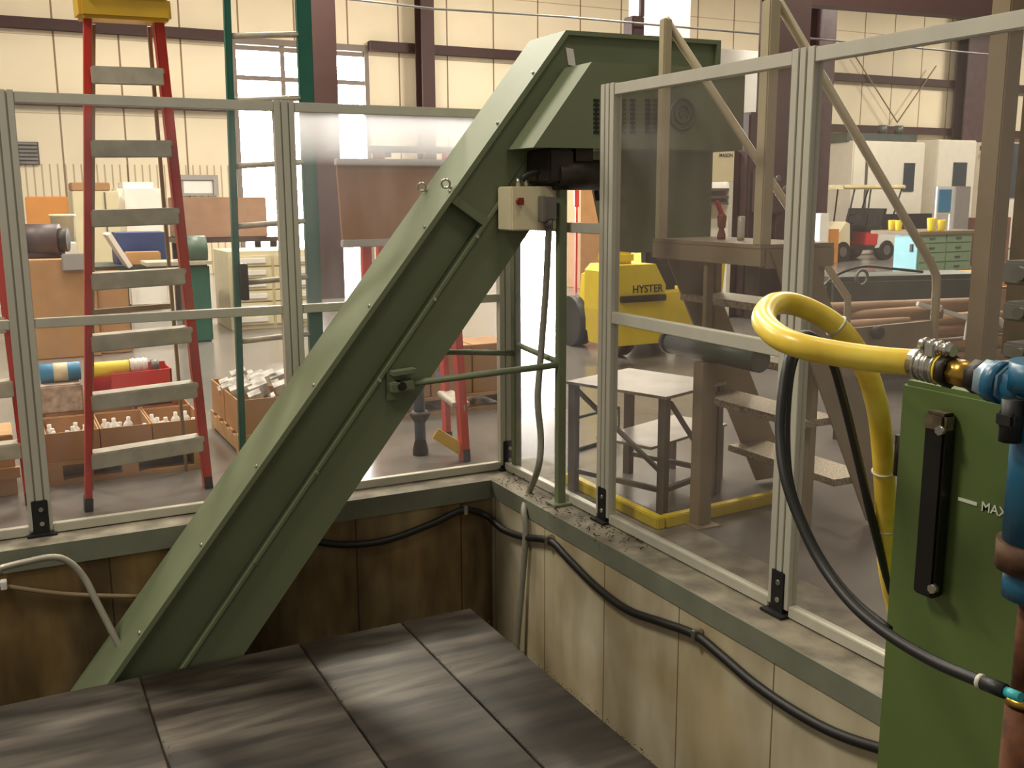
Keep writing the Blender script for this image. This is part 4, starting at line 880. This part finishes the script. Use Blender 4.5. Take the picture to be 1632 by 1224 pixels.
# far bay: workbench, golf cart, booths
WB = 14.2
w0, w1, w2 = at(1424, 434, Y=WB), at(1462, 434, Y=WB), at(1546, 434, Y=WB); wt = at(1480, 369, Y=WB).z
wd = at(1424, 434, X=w1.x).y
wb = thing('workbench', 'long workbench with a light blue door and sea-green drawers beyond the sloping handrail', 'workbench', ((w0.x+w2.x)/2, WB+.4, 0))
mesh('bench_top', MB().box(w1.x-.08, w2.x+.3, WB-.05, wd+.6, wt-.07, wt, .008), tan, wb)
ep = mesh('end_panel', MB().box(w1.x-.03, w1.x, WB+.02, wd, .03, wt-.071, .004), lightblue, wb); mesh('handle', MB().box(w1.x-.06, w1.x-.031, WB+.12, WB+.18, wt-.4, wt-.25), black, ep)
mesh('drawer_case', MB().box(w1.x+.001, w2.x, WB+.02, wd, 0, wt-.071), seafoam, wb)
for cI in range(2):
    for k in range(4):
        xa = w1.x+.03+(w2.x-w1.x-.03)/2*cI; dr = mesh('drawer', MB().box(xa, xa+(w2.x-w1.x)/2-.05, WB-.005, WB+.019, .06+.19*k, .06+.19*k+.17, .005), seafoam, wb); mesh('pull', MB().box(xa+.25, xa+.4, WB-.025, WB-.006, .13+.19*k, .16+.19*k), darkgreen2, dr)
cup = MB().lathe((0, 0, 0), [(0, .055), (.02, .06), (.2, .075), (.21, .07)], 16)
cl = ['yellow cup at the left end of the bench over the light blue door', 'second yellow cup beside the left one over the light blue door', 'tall yellow cup on the bench left of the blue board', 'yellow cup below the blue board on the sea-green bench']
for (x, s), lb in zip(((1421, 1), (1432, 1), (1484, 1.25), (1500, 1.05)), cl):
    cy = wd-.1 if x < 1450 else WB+.12; q = at(x, 362, X=w1.x+.16+.03*(x-1421)/11) if x < 1450 else at(x, 366, Y=cy); cy = q.y; c = solo('yellow_cup', MB().lathe((q.x, cy, wt), [(0, .055*s), (.02, .06*s), (.2*s, .075*s), (.21*s, .07*s)], 16), yellow, lb, 'cup', (q.x, cy, wt), 'yellow cups on the far bench')
e0, e1 = at(1494, 338, Y=WB+.3), at(1516, 302, Y=WB+.3)
ea = thing('display_stand', 'white stand holding a mid-blue board on the far bench', 'stand', (e0.x, WB+.3, wt))
mesh('board', MB().box(e0.x, e1.x, WB+.28, WB+.30, e0.z, e1.z), midblue, ea)
mesh('frame', MB().box(e0.x-.04, e1.x+.06, WB+.301, WB+.34, e0.z-.04, e1.z+.06).box(e0.x-.04, e0.x, WB+.301, WB+.34, wt, e0.z-.04).box(e1.x+.02, e1.x+.06, WB+.301, WB+.34, wt, e0.z-.04), white, ea)
pbox('grey_cabinet', 1519, 297, 1548, 366, wd+.65, .6, purplegrey, 'grey upright cabinet behind the bench right of the blue board', 'cabinet', 0)
pbox('brown_carton', 1552, 346, 1612, 436, wd+.65, .8, mat('red_brown_carton', (150, 104, 84), .8), 'tall red-brown carton right of the sea-green drawers', 'box', 0)
BYY = 19.7
def booth(x0, x1, ytop, label, win, Y=BYY, depth=2.4):
    a, b = at(x0, 390, Y=Y), at(x1, ytop, Y=Y)
    o = thing('machine_booth', label, 'booth', ((a.x+b.x)/2, Y+1, 0), 'white machine booths at the far wall')
    mesh('shell', MB().box(a.x, b.x, Y, Y+depth, 0, b.z, .03), mat('white_booth_panel', (224, 216, 200), .5, var=.03), o)
    for (p, q, r, s) in win:
        c, d = at(p, s, Y=Y), at(r, q, Y=Y); mesh('window', MB().box(c.x, d.x, Y-.02, Y-.001, c.z, d.z), glassdark, o)
    return o
b1o = booth(1352, 1476, 227, 'white machine booth with a dark roof unit behind the golf cart', [(1438, 260, 1458, 305)])
ra, rb2 = at(1358, 226, Y=BYY), at(1472, 214, Y=BYY)
mesh('roof_unit', MB().box(ra.x, rb2.x, BYY+.2, BYY+1.6, ra.z+.0, rb2.z, .02), darkgreen2, b1o)
for x in (1434, 1460): q = at(x, 214, Y=BYY); mesh('roof_cap', MB().cyl((q.x, BYY+.6, rb2.z), (q.x, BYY+.6, rb2.z+.25), .12, 12), darkgreen2, b1o)
mesh('panel_seam', MB().box(at(1377, 300, Y=BYY).x, at(1381, 300, Y=BYY).x, BYY-.015, BYY-.001, .3, ra.z-.2), greysteel, b1o)
booth(1484, 1558, 224, 'white machine booth with one dark window right of the golf cart', [(1517, 259, 1541, 297)], BYY, 2.4)
o = booth(1560, 1640, 228, 'grey-white machine booth at the far right with a tall dark window', [(1580, 229, 1640, 315), (1561, 233, 1579, 240)], BYY, 2.6)
# golf cart
GY = 17.9
gx0, gx1 = at(1331, 400, Y=GY).x, at(1425, 400, Y=GY).x; GL = gx1-gx0
gc = thing('golf_cart', 'cream golf cart with a flat roof and red side panel before the white booths', 'golf cart', ((gx0+gx1)/2, GY+.5, 0))
def gxp(f): return gx0+GL*f
ivory = mat('ivory_cart_body', (226, 214, 180), .35, var=.03)
mesh('front_cowl', MB().prism([(gxp(.0), GY, .35), (gxp(-.02), GY, .55), (gxp(.16), GY, .95), (gxp(.22), GY, .9), (gxp(.24), GY, .3), (gxp(.16), GY, .28)], (0, 1.15, 0)), ivory, gc)
mesh('floor_pan', MB().box(gxp(.2), gxp(.66), GY, GY+1.15, .26, .36, .02), rubber, gc)
mesh('seat_box', MB().box(gxp(.5), gxp(.72), GY+.02, GY+1.13, .361, .7, .02), crate_red, gc)
mesh('seat', MB().box(gxp(.48), gxp(.76), GY, GY+1.15, .701, .83, .04).prism([(gxp(.72), GY, .831), (gxp(.79), GY, .831), (gxp(.83), GY, 1.25), (gxp(.78), GY, 1.25)], (0, 1.15, 0)), rubber, gc)
mesh('rear_body', MB().prism([(gxp(.68), GY+.02, .3), (gxp(1.05), GY+.02, .34), (gxp(1.08), GY+.02, .62), (gxp(.74), GY+.02, .69)], (0, 1.11, 0)), white, gc)
mesh('dash', MB().box(gxp(.2), gxp(.32), GY+.05, GY+1.1, .5, .88, .03), rubber, gc)
for fx, r in ((.12, .24), (.86, .24)):
    for y in (GY-.02, GY+.98):
        wh = mesh('wheel', MB().cyl((gxp(fx), y, r), (gxp(fx), y+.2, r), r, 20), rubber, gc); mesh('hub', MB().cyl((gxp(fx), y-.012, r), (gxp(fx), y+.005, r), .12, 16), greysteel, wh)
zr2 = at(1390, 298, Y=GY).z
mesh('roof', MB().box(gxp(.06), gxp(1.12), GY-.05, GY+1.2, zr2-.05, zr2+.05, .03), mat('cream_roof', (236, 218, 164), .5), gc)
for fa_, fb_ in ((.17, .28), (.5, .55), (.9, 1.08)):
    for y in (GY+.03, GY+1.1): mesh('roof_post', MB().cyl((gxp(fa_), y, .75), (gxp(fb_), y, zr2-.05), .02, 8), black, gc)
mesh('steering_wheel', MB().torus((gxp(.42), GY+.3, 1.02), (-.7, 0, .6), .17, .018, 20, 8).cyl((gxp(.36), GY+.3, .85), (gxp(.42), GY+.3, 1.02), .02, 8), black, gc)
pbox('orange_bag', 1322, 365, 1338, 384, GY-.3, .3, orange, 'orange sack in front of the golf cart', 'sack', .0)
pbox('white_bin', 1306, 340, 1322, 386, GY-1.0, .3, white, 'white upright bin left of the golf cart', 'bin', 0)
tr = at(1450, 352, Y=19.2)
solo('dark_trolley', MB().box(at(1410, 352, Y=19.2).x, at(1492, 352, Y=19.2).x, 19.2, 19.6, .5, at(1450, 341, Y=19.2).z, .05).box(at(1415, 352, Y=19.2).x, at(1420, 352, Y=19.2).x, 19.25, 19.5, 0, .52).box(at(1480, 352, Y=19.2).x, at(1485, 352, Y=19.2).x, 19.25, 19.5, 0, .52), rubber, 'dark trolley between the golf cart and the right booth', 'trolley', tr)
# things near the second daylight door
pbox('brown_cartons', 926, 290, 958, 366, 15.0, .8, cardboard, 'stacked brown cartons right of the bright door beyond the chute', 'box', 0)
bo = at(919, 330, Y=14.5)
solo('red_banner', MB().box(at(916, 330, Y=14.5).x, at(923, 330, Y=14.5).x, 14.5, 14.54, at(919, 330, Y=14.5).z, at(919, 302, Y=14.5).z).box(at(918, 330, Y=14.5).x, at(921, 330, Y=14.5).x, 14.5, 14.54, 0, at(919, 330, Y=14.5).z), red, 'red and white striped marker post in the bright door gap', 'post', bo)
